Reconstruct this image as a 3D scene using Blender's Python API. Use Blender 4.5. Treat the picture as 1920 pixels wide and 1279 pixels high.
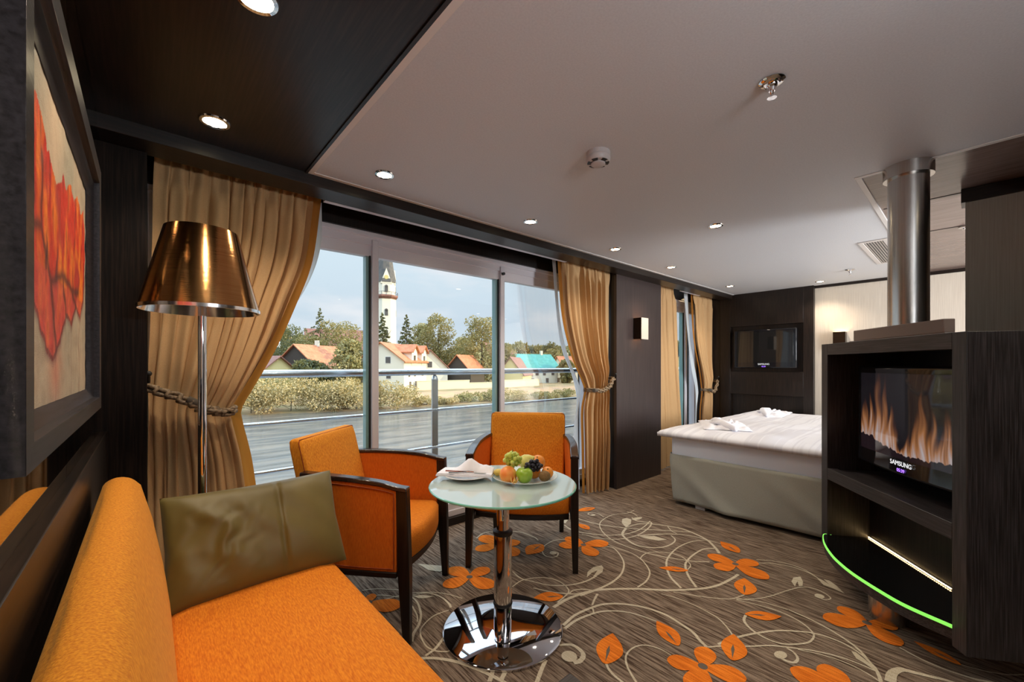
import bpy, bmesh, math, random
from mathutils import Vector, Matrix, noise as mn
import numpy as np
for o in list(bpy.data.objects): bpy.data.objects.remove(o)
S = bpy.context.scene
COL = S.collection
PI = math.pi
# ---------------------------------------------------------------- camera
EYE = 1.18; FPX = 771.0; YAW = 0.7258; HOR = 685.0
cam_d = bpy.data.cameras.new('camera'); cam = bpy.data.objects.new('camera', cam_d); COL.objects.link(cam)
cam.location = (0, 0, EYE); cam.rotation_euler = (PI/2, 0, -YAW)
cam_d.sensor_width = 36; cam_d.lens = FPX/1920*36; cam_d.shift_y = (HOR-639.5)/1920
cam_d.clip_start = 0.02; cam_d.clip_end = 3000
S.camera = cam
# ---------------------------------------------------------------- view, world, sun
S.view_settings.view_transform = 'Standard'; S.view_settings.look = 'None'
S.view_settings.exposure = 0.70; S.view_settings.gamma = 1.0; S.view_settings.use_curve_mapping = False
S.cycles.max_bounces = 10; S.cycles.diffuse_bounces = 5; S.cycles.glossy_bounces = 5
S.cycles.transparent_max_bounces = 16; S.cycles.sample_clamp_indirect = 4
S.cycles.caustics_reflective = False; S.cycles.caustics_refractive = False
W = bpy.data.worlds.new('evening_sky'); S.world = W; W.use_nodes = True
nt = W.node_tree; N = nt.nodes; Lk = nt.links; N.clear()
out = N.new('ShaderNodeOutputWorld'); bg = N.new('ShaderNodeBackground'); tc = N.new('ShaderNodeTexCoord')
sep = N.new('ShaderNodeSeparateXYZ'); Lk.new(tc.outputs['Generated'], sep.inputs[0])
gr = N.new('ShaderNodeValToRGB'); Lk.new(sep.outputs['Z'], gr.inputs[0])
el = gr.color_ramp.elements
el[0].position = 0.0; el[0].color = (.70, .75, .80, 1); el[1].position = .8; el[1].color = (.52, .67, .84, 1)
e = el.new(.10); e.color = (.60, .68, .77, 1); e = el.new(.28); e.color = (.68, .78, .86, 1)
mp = N.new('ShaderNodeMapping'); mp.inputs['Scale'].default_value = (2.6, 2.6, 9.0); mp.inputs['Location'].default_value = (.7, 3.1, .4)
Lk.new(tc.outputs['Generated'], mp.inputs[0])
nz = N.new('ShaderNodeTexNoise'); nz.inputs['Scale'].default_value = 1.5; nz.inputs['Detail'].default_value = 6; nz.inputs['Roughness'].default_value = .55
Lk.new(mp.outputs[0], nz.inputs['Vector'])
cr = N.new('ShaderNodeValToRGB'); cr.color_ramp.elements[0].position = .46; cr.color_ramp.elements[1].position = .68
Lk.new(nz.outputs['Fac'], cr.inputs[0])
mx = N.new('ShaderNodeMix'); mx.data_type = 'RGBA'; Lk.new(cr.outputs[0], mx.inputs[0]); Lk.new(gr.outputs[0], mx.inputs[6])
mx.inputs[7].default_value = (.80, .80, .84, 1)
Lk.new(mx.outputs[2], bg.inputs[0]); mr = N.new('ShaderNodeMapRange'); mr.inputs['From Min'].default_value = .33; mr.inputs['From Max'].default_value = .62; mr.inputs['To Min'].default_value = .70; mr.inputs['To Max'].default_value = 3.0
Lk.new(sep.outputs['Z'], mr.inputs['Value']); Lk.new(mr.outputs[0], bg.inputs[1]); Lk.new(bg.outputs[0], out.inputs[0])
sd = bpy.data.lights.new('evening_sun', 'SUN'); sd.energy = 3.6; sd.color = (1, .74, .42); sd.angle = .009
sun = bpy.data.objects.new('evening_sun', sd); COL.objects.link(sun)
tosun = Vector((.74, -.62, .27)).normalized()
sun.rotation_euler = tosun.to_track_quat('Z', 'Y').to_euler(); sun.location = (0, -5, 30)
# fill lights added out of view to brighten the bed area and the ceiling
def area(name, loc, aim, sx, sy, power, col):
    d = bpy.data.lights.new(name, 'AREA'); d.shape = 'RECTANGLE'; d.size = sx; d.size_y = sy; d.energy = power; d.color = col
    o = bpy.data.objects.new(name, d); COL.objects.link(o); o.location = loc
    o.rotation_euler = (Vector(loc)-Vector(aim)).to_track_quat('Z', 'Y').to_euler(); return o
area('bed_fill_light', (3.98, -2.3, 1.35), (4.3, 1.2, 1.3), 1.1, 1.3, 108, (.92, .96, 1))  # added light in place of daylight from behind the partition
area('ceiling_fill_light', (1.5, -1.7, 1.5), (1.5, -1.5, 2.5), .6, .6, 32, (.90, .95, 1))  # added upward fill for the ceiling, no fixture stands here
area('ceiling_fill_light', (.45, -1.3, 1.5), (.45, -1.1, 2.5), .6, .6, 26, (.90, .95, 1))
# ---------------------------------------------------------------- material helpers
def mat(name, col=(.5, .5, .5), rough=.5, metal=0, spec=.5, **kw):
    m = bpy.data.materials.new(name); m.use_nodes = True
    b = m.node_tree.nodes['Principled BSDF']
    b.inputs['Base Color'].default_value = (*col, 1); b.inputs['Roughness'].default_value = rough
    b.inputs['Metallic'].default_value = metal; b.inputs['Specular IOR Level'].default_value = spec
    for k, v in kw.items():
        b.inputs[k].default_value = v
    return m
def tex(m, c2, scale=(1, 1, 1), nscale=10, lo=.35, hi=.65, bump=0, detail=4, bdist=.002, coord='Object', c1=None, rot=(0, 0, 0)):
    """second colour by noise stretched with scale, optional bump"""
    t = m.node_tree; b = t.nodes['Principled BSDF']
    c = t.nodes.new('ShaderNodeTexCoord'); p = t.nodes.new('ShaderNodeMapping'); p.inputs['Scale'].default_value = scale; p.inputs['Rotation'].default_value = rot
    n = t.nodes.new('ShaderNodeTexNoise'); n.inputs['Scale'].default_value = nscale; n.inputs['Detail'].default_value = detail
    r = t.nodes.new('ShaderNodeValToRGB'); r.color_ramp.elements[0].position = lo; r.color_ramp.elements[1].position = hi
    r.color_ramp.elements[0].color = c1 and (*c1, 1) or b.inputs['Base Color'].default_value[:]
    r.color_ramp.elements[1].color = (*c2, 1)
    t.links.new(c.outputs[coord], p.inputs[0]); t.links.new(p.outputs[0], n.inputs['Vector']); t.links.new(n.outputs['Fac'], r.inputs[0])
    t.links.new(r.outputs[0], b.inputs['Base Color'])
    if bump:
        bm_ = t.nodes.new('ShaderNodeBump'); bm_.inputs['Strength'].default_value = bump; bm_.inputs['Distance'].default_value = bdist
        t.links.new(n.outputs['Fac'], bm_.inputs['Height']); t.links.new(bm_.outputs[0], b.inputs['Normal'])
    return m
def emis(name, col, st):
    m = bpy.data.materials.new(name); m.use_nodes = True; t = m.node_tree; t.nodes.clear()
    o = t.nodes.new('ShaderNodeOutputMaterial'); e_ = t.nodes.new('ShaderNodeEmission'); e_.inputs[0].default_value = (*col, 1); e_.inputs[1].default_value = st
    t.links.new(e_.outputs[0], o.inputs[0]); return m
def glass_mat(name, tint, refl):
    m = bpy.data.materials.new(name); m.use_nodes = True; t = m.node_tree; t.nodes.clear()
    o = t.nodes.new('ShaderNodeOutputMaterial'); tr = t.nodes.new('ShaderNodeBsdfTransparent'); gl = t.nodes.new('ShaderNodeBsdfGlossy')
    f_ = t.nodes.new('ShaderNodeFresnel'); f_.inputs[0].default_value = 1.45; mu = t.nodes.new('ShaderNodeMath'); mu.operation = 'MULTIPLY'; mu.inputs[1].default_value = refl
    tr.inputs[0].default_value = (*tint, 1); gl.inputs['Roughness'].default_value = .01
    mi = t.nodes.new('ShaderNodeMixShader'); t.links.new(f_.outputs[0], mu.inputs[0]); t.links.new(mu.outputs[0], mi.inputs[0])
    t.links.new(tr.outputs[0], mi.inputs[1]); t.links.new(gl.outputs[0], mi.inputs[2]); t.links.new(mi.outputs[0], o.inputs[0]); return m
def vcol_mat(name, rough, emit=0, spec=.4, bump=0):
    m = mat(name, rough=rough, spec=spec); t = m.node_tree; b = t.nodes['Principled BSDF']
    a = t.nodes.new('ShaderNodeVertexColor'); a.layer_name = 'Col'
    if emit:
        b.inputs['Base Color'].default_value = (.01, .01, .012, 1)
        t.links.new(a.outputs[0], b.inputs['Emission Color']); b.inputs['Emission Strength'].default_value = emit
    else:
        t.links.new(a.outputs[0], b.inputs['Base Color'])
        if bump:
            n = t.nodes.new('ShaderNodeTexNoise'); n.inputs['Scale'].default_value = 60; n.inputs['Detail'].default_value = 5
            bb = t.nodes.new('ShaderNodeBump'); bb.inputs['Strength'].default_value = bump; bb.inputs['Distance'].default_value = .004
            t.links.new(n.outputs['Fac'], bb.inputs['Height']); t.links.new(bb.outputs[0], b.inputs['Normal'])
    return m
def add_translucent(m, w, col):
    t = m.node_tree; b = t.nodes['Principled BSDF']; o = [n for n in t.nodes if n.type == 'OUTPUT_MATERIAL'][0]
    tl = t.nodes.new('ShaderNodeBsdfTranslucent'); tl.inputs[0].default_value = (*col, 1)
    mi = t.nodes.new('ShaderNodeMixShader'); mi.inputs[0].default_value = w
    t.links.new(b.outputs[0], mi.inputs[1]); t.links.new(tl.outputs[0], mi.inputs[2]); t.links.new(mi.outputs[0], o.inputs[0])
    return m
# dark wenge veneer: grain along a chosen axis
def wood(name, axis='z', c1=(.006, .004, .003), c2=(.024, .014, .010), rough=.36, bump=.25, spec=.4):
    sc = {'z': (60, 60, 2.2), 'x': (2.2, 60, 60), 'y': (60, 2.2, 60)}[axis]
    m = mat(name, c1, rough, spec=spec); return tex(m, c2, sc, 2.2, .42, .72, bump, 6, .001)
M = {}
M['wood_z'] = wood('dark_wood_upright'); M['wood_x'] = wood('dark_wood_along', 'x'); M['wood_y'] = wood('dark_wood_across', 'y')
M['wood_matt'] = wood('dark_matt_pier', spec=.1, rough=.5)
M['laminate'] = tex(mat('satin_brown_laminate', (.030, .020, .020), .38), (.050, .034, .032), (50, 50, 1.5), 2, .4, .7, .05, 5)
M['recess_wood'] = wood('ceiling_veneer', 'y', (.16, .115, .10), (.26, .19, .165), .22, .05)
M['ceiling'] = tex(mat('ceiling_vinyl', (.57, .585, .61), .5), (.63, .645, .67), (1, 1, 1), 160, .3, .7, .12, 2)
M['white_trim'] = mat('white_trim', (.72, .69, .66), .4)
M['cream_wall'] = tex(mat('cream_wallcovering', (.52, .45, .37), .55), (.62, .55, .46), (90, 90, 2), 2, .3, .7, .15, 4)
M['taupe_wall'] = tex(mat('taupe_wallcovering', (.30, .255, .20), .6), (.38, .33, .265), (110, 110, 2), 2, .3, .7, .2, 4)
M['mirror'] = mat('smoked_mirror', (.30, .26, .22), .02, 1)
M['alu'] = mat('pale_aluminium', (.74, .72, .77), .32, .15)
M['alu_rail'] = mat('satin_steel_rail', (.62, .66, .70), .25, .85)
M['steel'] = tex(mat('brushed_steel', (.60, .57, .54), .26, 1), (.48, .45, .42), (200, 200, 1.5), 2, .3, .7, .05)
M['chrome'] = mat('polished_chrome', (.78, .77, .78), .05, 1)
M['dark_chrome'] = mat('polished_dark_disc', (.62, .62, .66), .035, 1)
M['glass'] = glass_mat('window_glass', (.95, .98, .985), .3)
M['glass_edge'] = mat('green_glass_edge', (.22, .40, .40), .1, 0, .8)
M['clear'] = glass_mat('clear_plate_glass', (.93, .97, .96), 3.0)
M['table_glass'] = mat('frosted_white_glass', (.50, .60, .58), .03, 0, .9, IOR=2.3)
M['table_edge'] = mat('green_table_edge', (.18, .52, .42), .08, 0, .8)
M['green_edge'] = mat('green_glass_rim', (.22, .62, .12), .15, 0, .6); 
M['green_edge'].node_tree.nodes['Principled BSDF'].inputs['Emission Color'].default_value = (.25, .9, .12, 1); M['green_edge'].node_tree.nodes['Principled BSDF'].inputs['Emission Strength'].default_value = .55
M['black_glass'] = mat('black_glass_shelf', (.006, .006, .006), .05, 0, .6)
M['black_gloss'] = mat('black_gloss_plastic', (.008, .008, .010), .06, 0, .5)
M['black'] = mat('black_plastic', (.012, .012, .012), .5)
M['orange'] = tex(mat('orange_chenille', (.56, .155, .008), .85, 0, .25, **{'Sheen Weight': .2, 'Sheen Tint': (1, .6, .2, 1)}), (.84, .345, .025), (90, 90, 18), 3, .3, .7, .5, 4)
M['orange_dark'] = tex(mat('rust_orange_weave', (.50, .100, .006), .85, 0, .2), (.64, .160, .010), (90, 90, 18), 3, .3, .7, .4, 4)
M['piping'] = mat('rust_piping', (.30, .05, .004), .8)
M['olive'] = tex(mat('olive_satin', (.115, .085, .015), .48, 0, .45, **{'Sheen Weight': .15}), (.150, .112, .022), (1, 1, 1), 6, .3, .7, .1)
M['tan'] = add_translucent(tex(mat('tan_curtain_weave', (.50, .295, .135), .85, 0, .15), (.63, .40, .20), (160, 160, 160), 3, .3, .7, .25), .14, (.72, .45, .20))
M['lining'] = add_translucent(mat('orange_lining', (.36, .14, .03), .9, 0, .1), .45, (.75, .30, .05))
M['sheer'] = add_translucent(mat('white_sheer', (.80, .84, .86), .9, 0, .1), .5, (.9, .95, .97))
M['rope'] = tex(mat('tieback_rope', (.10, .065, .035), .55), (.34, .24, .14), (1, 1, 1), 90, .35, .6, .6)
M['shade'] = tex(mat('bronze_shade', (.50, .24, .085), .16, 1), (.62, .33, .13), (2, 2, 260), 2, .3, .7, .35, 2, .0006)
M['shade_in'] = mat('silver_shade_lining', (.85, .82, .80), .15, 1)
M['white_cloth'] = tex(mat('white_linen', (.86, .87, .93), .8, 0, .2), (.80, .81, .88), (1, 1, 1), 40, .3, .7, .1)
M['duvet'] = tex(mat('white_striped_duvet', (.82, .84, .90), .65, 0, .3), (.72, .735, .80), (1, 46, 1), .9, .47, .53, .10, 0)
M['sheet'] = mat('white_fitted_sheet', (.86, .92, 1.0), .8, 0, .2)
M['skirt'] = tex(mat('sage_bed_skirt', (.34, .345, .29), .9, 0, .2), (.45, .45, .38), (260, 260, 260), 2, .35, .65, .3)
M['porcelain'] = mat('white_porcelain', (.85, .85, .84), .12, 0, .6)
M['plastic'] = mat('off_white_plastic', (.55, .51, .50), .4)
M['vent'] = mat('vent_paint', (.62, .58, .55), .4)
M['bulb'] = emis('halogen_glow', (1, .82, .52), 22)
M['led'] = emis('led_glow', (1, .66, .28), 12)
M['sconce_glow'] = emis('sconce_lamp_glow', (1, .5, .18), 60)
M['sconce_face'] = mat('pale_sconce_face', (.75, .66, .55), .3, .2)
M['bronze'] = mat('dark_bronze', (.05, .028, .016), .25, .7)
M['box'] = mat('grey_brown_board', (.22, .17, .145), .6)
M['box_side'] = mat('pale_grey_board', (.42, .39, .38), .5)
# ---------------------------------------------------------------- geometry helpers
class MB:
    def __init__(s): s.v = []; s.f = []; s.m = []; s.uvc = None
    def add(s, vs, fs, mi=0, X=None):
        o = len(s.v)
        s.v += [tuple(X @ Vector(p)) if X else tuple(p) for p in vs]
        s.f += [tuple(i+o for i in f) for f in fs]; s.m += [mi]*len(fs); return s
    def box(s, x0, x1, y0, y1, z0, z1, mi=0, X=None):
        vs = [(x, y, z) for x in (x0, x1) for y in (y0, y1) for z in (z0, z1)]
        return s.add(vs, [(0, 1, 3, 2), (4, 6, 7, 5), (0, 4, 5, 1), (2, 3, 7, 6), (0, 2, 6, 4), (1, 5, 7, 3)], mi, X)
    def loft(s, rings, caps=True, mi=0, closed=True, X=None):
        n = len(rings[0]); vs = [p for r in rings for p in r]; fs = []
        for i in range(len(rings)-1):
            for j in range(n if closed else n-1):
                a = i*n+j; b = i*n+(j+1) % n; fs.append((a, b, b+n, a+n))
        if caps: fs += [tuple(range(n-1, -1, -1)), tuple(range((len(rings)-1)*n, len(rings)*n))]
        return s.add(vs, fs, mi, X)
    def lathe(s, prof, n=32, c=(0, 0, 0), mi=0, caps=True, X=None):
        rings = [[(c[0]+r*math.cos(2*PI*k/n), c[1]+r*math.sin(2*PI*k/n), c[2]+z) for k in range(n)] for r, z in prof]
        return s.loft(rings, caps, mi, True, X)
    def tube(s, pts, r, n=8, mi=0, caps=True):
        pts = [Vector(p) for p in pts]; rr = r if isinstance(r, (list, tuple)) else [r]*len(pts); rings = []
        up = None
        for i, p in enumerate(pts):
            d = (pts[min(i+1, len(pts)-1)]-pts[max(i-1, 0)]).normalized()
            if up is None: up = Vector((0, 0, 1)) if abs(d.z) < .9 else Vector((1, 0, 0))
            a = d.cross(up).normalized(); b = a.cross(d).normalized(); up = b
            rings.append([tuple(p+a*(rr[i]*math.cos(2*PI*k/n))+b*(rr[i]*math.sin(2*PI*k/n))) for k in range(n)])
        return s.loft(rings, caps, mi)
    def ball(s, c, r, n=16, m=10, mi=0, X=None, sq=(1, 1, 1)):
        rings = []
        for i in range(1, m):
            t = PI*i/m
            rings.append([(c[0]+sq[0]*r*math.sin(t)*math.cos(2*PI*k/n), c[1]+sq[1]*r*math.sin(t)*math.sin(2*PI*k/n), c[2]-sq[2]*r*math.cos(t)) for k in range(n)])
        return s.loft(rings, True, mi, True, X)
    def prism(s, poly, z0, z1, mi=0, X=None):
        return s.loft([[(x, y, z0) for x, y in poly], [(x, y, z1) for x, y in poly]], True, mi, True, X)
    def grid(s, fn, nu, nv, mi=0, cu=False):
        vs = [fn(i/nu, j/nv) for i in range(nu+1) for j in range(nv+1)]
        fs = [(i*(nv+1)+j, (i+1)*(nv+1)+j, (i+1)*(nv+1)+j+1, i*(nv+1)+j+1) for i in range(nu) for j in range(nv)]
        return s.add(vs, fs, mi)
    def build(s, name, mats, parent=None, smooth=False, bevel=0, seg=2, sub=0, loc=None, fixn=True, solid=0):
        me = bpy.data.meshes.new(name); me.from_pydata(s.v, [], s.f)
        for m in (mats if isinstance(mats, (list, tuple)) else [mats]): me.materials.append(M[m] if isinstance(m, str) else m)
        me.polygons.foreach_set('material_index', s.m)
        if fixn:
            b = bmesh.new(); b.from_mesh(me); bmesh.ops.recalc_face_normals(b, faces=b.faces); b.to_mesh(me); b.free()
        if smooth:
            me.polygons.foreach_set('use_smooth', [True]*len(me.polygons))
            if smooth != 'all': me.set_sharp_from_angle(angle=math.radians(38))
        o = bpy.data.objects.new(name, me); COL.objects.link(o)
        if parent: o.parent = parent
        if loc: o.location = loc
        if solid: k = o.modifiers.new('thick', 'SOLIDIFY'); k.thickness = solid; k.offset = 0
        if bevel: k = o.modifiers.new('bevel', 'BEVEL'); k.width = bevel; k.segments = seg; k.limit_method = 'ANGLE'; k.angle_limit = math.radians(40); me.polygons.foreach_set('use_smooth', [True]*len(me.polygons)); me.set_sharp_from_angle(angle=math.radians(60))
        if sub: k = o.modifiers.new('sub', 'SUBSURF'); k.levels = sub; k.render_levels = sub
        return o
def tag(o, label=None, cat=None, group=None, kind=None):
    if label: o['label'] = label
    if cat: o['category'] = cat
    if group: o['group'] = group
    if kind: o['kind'] = kind
    return o
def empty(name, loc=(0, 0, 0), rz=0, **k):
    o = bpy.data.objects.new(name, None); COL.objects.link(o); o.location = loc; o.rotation_euler = (0, 0, rz); o.empty_display_size = .1
    return tag(o, **k)
def struct(name, mb, mats, parent=None, label=None, **k):
    o = mb.build(name, mats, parent, **k)
    if not parent: o['kind'] = 'structure'
    if label: o['label'] = label
    return o
def copy_tree(o, parent=None):
    c = o.copy(); COL.objects.link(c)
    if parent: c.parent = parent
    for ch in list(o.children): copy_tree(ch, c)
    return c
def catmull(P, k=8):
    P = [Vector(p) for p in P]; Q = [P[0]*2-P[1]]+P+[P[-1]*2-P[-2]]; R_ = []
    for i in range(1, len(Q)-2):
        for j in range(k):
            t = j/k; a, b, c, d = Q[i-1], Q[i], Q[i+1], Q[i+2]
            R_.append(.5*((2*b)+(c-a)*t+(2*a-5*b+4*c-d)*t*t+(3*b-a-3*c+d)*t**3))
    R_.append(P[-1]); return R_
def bezier_lerp(tab, t):
    for (a, x), (b, y) in zip(tab, tab[1:]):
        if t <= b: u = (t-a)/(b-a); u = max(0, u); return x+(y-x)*(u*u*(3-2*u) if False else u)
    return tab[-1][1]
Fv = (math.sin(YAW), math.cos(YAW)); Rv = (math.cos(YAW), -math.sin(YAW))
def at(px, d, z=0.0):
    """world point seen in column px of the photograph at distance d along the view, at height z"""
    k = (px-960)/FPX; return Vector(((Fv[0]+k*Rv[0])*d, (Fv[1]+k*Rv[1])*d, z))
def zat(py, d): return EYE-(py-HOR)/FPX*d
CEIL = 2.10; SOF = 2.045
VINES= [(0.018,0.015,[(1.48,1.364),(1.592,1.365),(1.737,1.33),(1.838,1.266),(1.95,1.167),(2.044,1.068),(2.179,0.966),(2.285,0.917),(2.413,0.894),(2.494,0.887)]),(0.006,0.016,[(2.204,1.607),(2.253,1.564),(2.208,1.478),(2.126,1.391),(2.015,1.332),(1.903,1.311),(1.81,1.315),(1.744,1.325),(1.658,1.344)]),(0.005,0.01,[(2.27,1.615),(2.266,1.536),(2.275,1.449),(2.251,1.358),(2.186,1.27),(2.125,1.222),(2.036,1.193),(1.949,1.191)]),(0.007,0.006,[(2.251,1.358),(2.32,1.371),(2.381,1.355),(2.447,1.289),(2.466,1.212),(2.431,1.148),(2.393,1.113),(2.332,1.101)]),(0.006,0.009,[(2.967,1.843),(2.868,1.842),(2.752,1.896),(2.625,1.891),(2.517,1.854),(2.426,1.77),(2.366,1.671),(2.341,1.586),(2.336,1.458),(2.352,1.35),(2.391,1.249),(2.457,1.126),(2.523,1.059)]),(0.009,0.018,[(2.608,1.689),(2.721,1.663),(2.797,1.605),(2.853,1.503),(2.884,1.393),(2.84,1.226),(2.756,1.125),(2.684,1.065)]),(0.01,0.009,[(2.518,2.203),(2.492,2.103),(2.482,1.995),(2.503,1.856),(2.579,1.705),(2.66,1.592),(2.774,1.461),(2.878,1.329)]),(0.014,0.006,[(2.535,1.549),(2.669,1.468),(2.756,1.39),(2.816,1.29),(2.828,1.194),(2.829,1.11)]),(0.012,0.008,[(2.301,2.013),(2.276,1.913),(2.302,1.821),(2.374,1.71),(2.467,1.637),(2.57,1.603),(2.704,1.604),(2.85,1.635)]),(0.007,0.012,[(2.268,1.823),(2.304,1.708),(2.372,1.62),(2.467,1.572),(2.59,1.556),(2.735,1.576),(2.827,1.612),(2.804,1.643),(2.774,1.702),(2.806,1.765)]),(0.007,0.007,[(2.888,1.862),(2.898,1.816),(2.863,1.75)]),(0.018,0.008,[(2.588,1.676),(2.515,1.652),(2.465,1.62),(2.415,1.538),(2.4,1.466),(2.433,1.396),(2.499,1.345),(2.591,1.33),(2.67,1.347),(2.714,1.399)]),(0.007,0.01,[(2.127,1.838),(2.049,1.881),(1.947,1.869),(1.88,1.83),(1.844,1.77),(1.855,1.731),(1.89,1.715),(1.93,1.74),(1.923,1.769)]),(0.008,0.006,[(2.605,2.003),(2.617,2.041),(2.662,2.038),(2.679,1.986),(2.651,1.914)]),(0.006,0.008,[(1.601,1.626),(1.646,1.592),(1.678,1.534),(1.676,1.466),(1.651,1.413),(1.613,1.394),(1.527,1.379)]),(0.007,0.012,[(1.573,1.598),(1.61,1.52),(1.663,1.467),(1.723,1.431),(1.798,1.41),(1.875,1.407)]),(0.009,0.009,[(1.529,1.553),(1.569,1.47),(1.609,1.413),(1.657,1.365),(1.741,1.333)]),(0.006,0.01,[(1.628,1.391),(1.669,1.397),(1.718,1.369),(1.747,1.327)]),(0.006,0.013,[(2.831,1.118),(2.812,1.207),(2.719,1.259),(2.573,1.277),(2.417,1.257),(2.306,1.218),(2.189,1.136),(2.112,1.032)]),(0.01,0.013,[(2.738,1.112),(2.665,1.157),(2.541,1.164),(2.436,1.153),(2.367,1.132),(2.267,1.067),(2.181,0.983)]),(0.006,0.006,[(2.048,1.043),(2.101,0.947),(2.154,0.87),(2.206,0.817),(2.295,0.787)]),(0.005,0.006,[(2.22,0.799),(2.301,0.734),(2.388,0.692),(2.5,0.655),(2.599,0.613),(2.633,0.563),(2.617,0.513),(2.586,0.486),(2.551,0.5),(2.55,0.525)]),(0.006,0.006,[(2.762,0.881),(2.816,0.816),(2.848,0.721),(2.829,0.643),(2.781,0.581)]),(0.006,0.006,[(2.718,0.861),(2.78,0.806),(2.819,0.714),(2.815,0.64),(2.781,0.581)]),(0.005,0.007,[(1.984,1.075),(2.009,0.981),(2.007,0.88),(1.991,0.799),(1.949,0.739),(1.909,0.701)]),(0.005,0.012,[(2.216,0.797),(2.25,0.695),(2.264,0.611),(2.247,0.54),(2.217,0.495),(2.178,0.468),(2.122,0.467),(2.079,0.484),(2.02,0.53),(1.999,0.576),(2.005,0.636),(2.029,0.681),(2.064,0.71),(2.111,0.719)]),(0.005,0.013,[(2.228,0.802),(2.289,0.708),(2.31,0.606),(2.312,0.594),(2.301,0.509),(2.278,0.433),(2.24,0.362),(2.2,0.315),(2.147,0.28),(2.117,0.258),(2.058,0.237),(1.994,0.225)]),(0.012,0.007,[(1.804,0.721),(1.86,0.703),(1.93,0.677),(2.02,0.631),(2.102,0.577),(2.17,0.505),(2.193,0.47),(2.207,0.428),(2.207,0.371),(2.186,0.321),(2.154,0.286),(2.127,0.267)]),(0.008,0.008,[(1.754,0.742),(1.814,0.699),(1.89,0.628),(1.958,0.574),(2.009,0.512),(2.059,0.441),(2.093,0.365),(2.102,0.301),(2.1,0.256)]),(0.006,0.006,[(2.019,0.489),(2.055,0.412),(2.07,0.348),(2.064,0.288),(2.043,0.24),(2.004,0.206)]),(0.007,0.015,[(1.996,0.523),(1.984,0.494),(1.956,0.474),(1.918,0.477),(1.906,0.506),(1.919,0.532)]),(0.014,0.014,[(1.412,1.24),(1.51,1.253),(1.617,1.238),(1.686,1.215),(1.75,1.162),(1.805,1.08),(1.831,0.986),(1.825,0.919),(1.803,0.831),(1.772,0.785),(1.749,0.743)]),(0.015,0.006,[(1.4,1.22),(1.486,1.224),(1.594,1.201),(1.655,1.168),(1.709,1.111),(1.739,1.041),(1.754,0.973)]),(0.012,0.009,[(1.737,1.293),(1.686,1.273),(1.636,1.25)]),(0.008,0.008,[(1.615,1.231),(1.592,1.207)]),(0.012,0.024,[(1.298,1.163),(1.337,1.132),(1.341,1.091),(1.327,1.058),(1.291,1.046),(1.264,1.058)]),(0.009,0.013,[(1.361,0.974),(1.335,0.935),(1.323,0.878),(1.324,0.809)]),(0.005,0.01,[(1.593,0.821),(1.592,0.875),(1.566,0.925),(1.518,0.947),(1.457,0.942),(1.41,0.909),(1.379,0.867),(1.362,0.839),(1.335,0.789)]),(0.016,0.016,[(1.192,1.14),(1.144,1.116),(1.082,1.081),(1.033,1.053)]),(0.007,0.013,[(2.35,0.21),(2.322,0.144),(2.313,0.079),(2.321,0.019),(2.338,-0.026),(2.382,-0.096)]),(0.005,0.007,[(2.395,0.04),(2.413,-0.021),(2.45,-0.08),(2.498,-0.123)]),(0.034,0.01,[(2.066,0.209),(2.115,0.212),(2.152,0.206),(2.186,0.189),(2.2,0.158),(2.217,0.116),(2.238,0.066),(2.248,-0.001)]),(0.006,0.006,[(0.841,2.13),(0.906,2.093),(0.986,2.006)]),(0.006,0.006,[(0.835,1.979),(0.897,1.972),(0.966,1.956)]),(0.006,0.007,[(0.861,2.039),(0.898,2.022),(0.956,1.945)]),(0.005,0.005,[(0.966,1.956),(1.025,1.934),(1.104,1.875),(1.158,1.801),(1.191,1.722)]),(0.006,0.012,[(1.016,1.917),(1.083,1.883),(1.117,1.807),(1.116,1.729),(1.105,1.693)]),(0.008,0.015,[(1.009,1.903),(1.002,1.831),(0.966,1.736),(0.921,1.676),(0.876,1.638),(0.843,1.595)]),(0.008,0.006,[(0.97,1.831),(0.952,1.748),(0.929,1.701)]),(0.006,0.008,[(1.086,1.682),(1.008,1.69),(0.933,1.658),(0.898,1.619),(0.877,1.544),(0.884,1.49),(0.913,1.451),(0.948,1.43)]),(0.013,0.011,[(0.966,1.529),(0.897,1.491),(0.844,1.48)]),(0.015,0.015,[(0.767,1.53),(0.817,1.485),(0.867,1.441),(0.919,1.369),(0.957,1.282),(0.981,1.209),(0.995,1.153)]),(0.017,0.017,[(1.011,1.246),(0.954,1.201)]),(0.017,0.017,[(1.05,1.211),(0.984,1.174)]),(0.008,0.008,[(1.678,2.256),(1.765,2.291),(1.834,2.264),(1.961,2.151),(1.985,2.017),(1.969,1.952)]),(0.014,0.01,[(1.592,2.217),(1.531,2.154),(1.482,2.069)]),(0.009,0.009,[(1.56,1.754),(1.546,1.663),(1.573,1.597)]),(0.007,0.007,[(1.454,1.635),(1.532,1.648),(1.599,1.624)]),(0.006,0.006,[(2.843,1.491),(2.786,1.43),(2.771,1.386)])]
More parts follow.
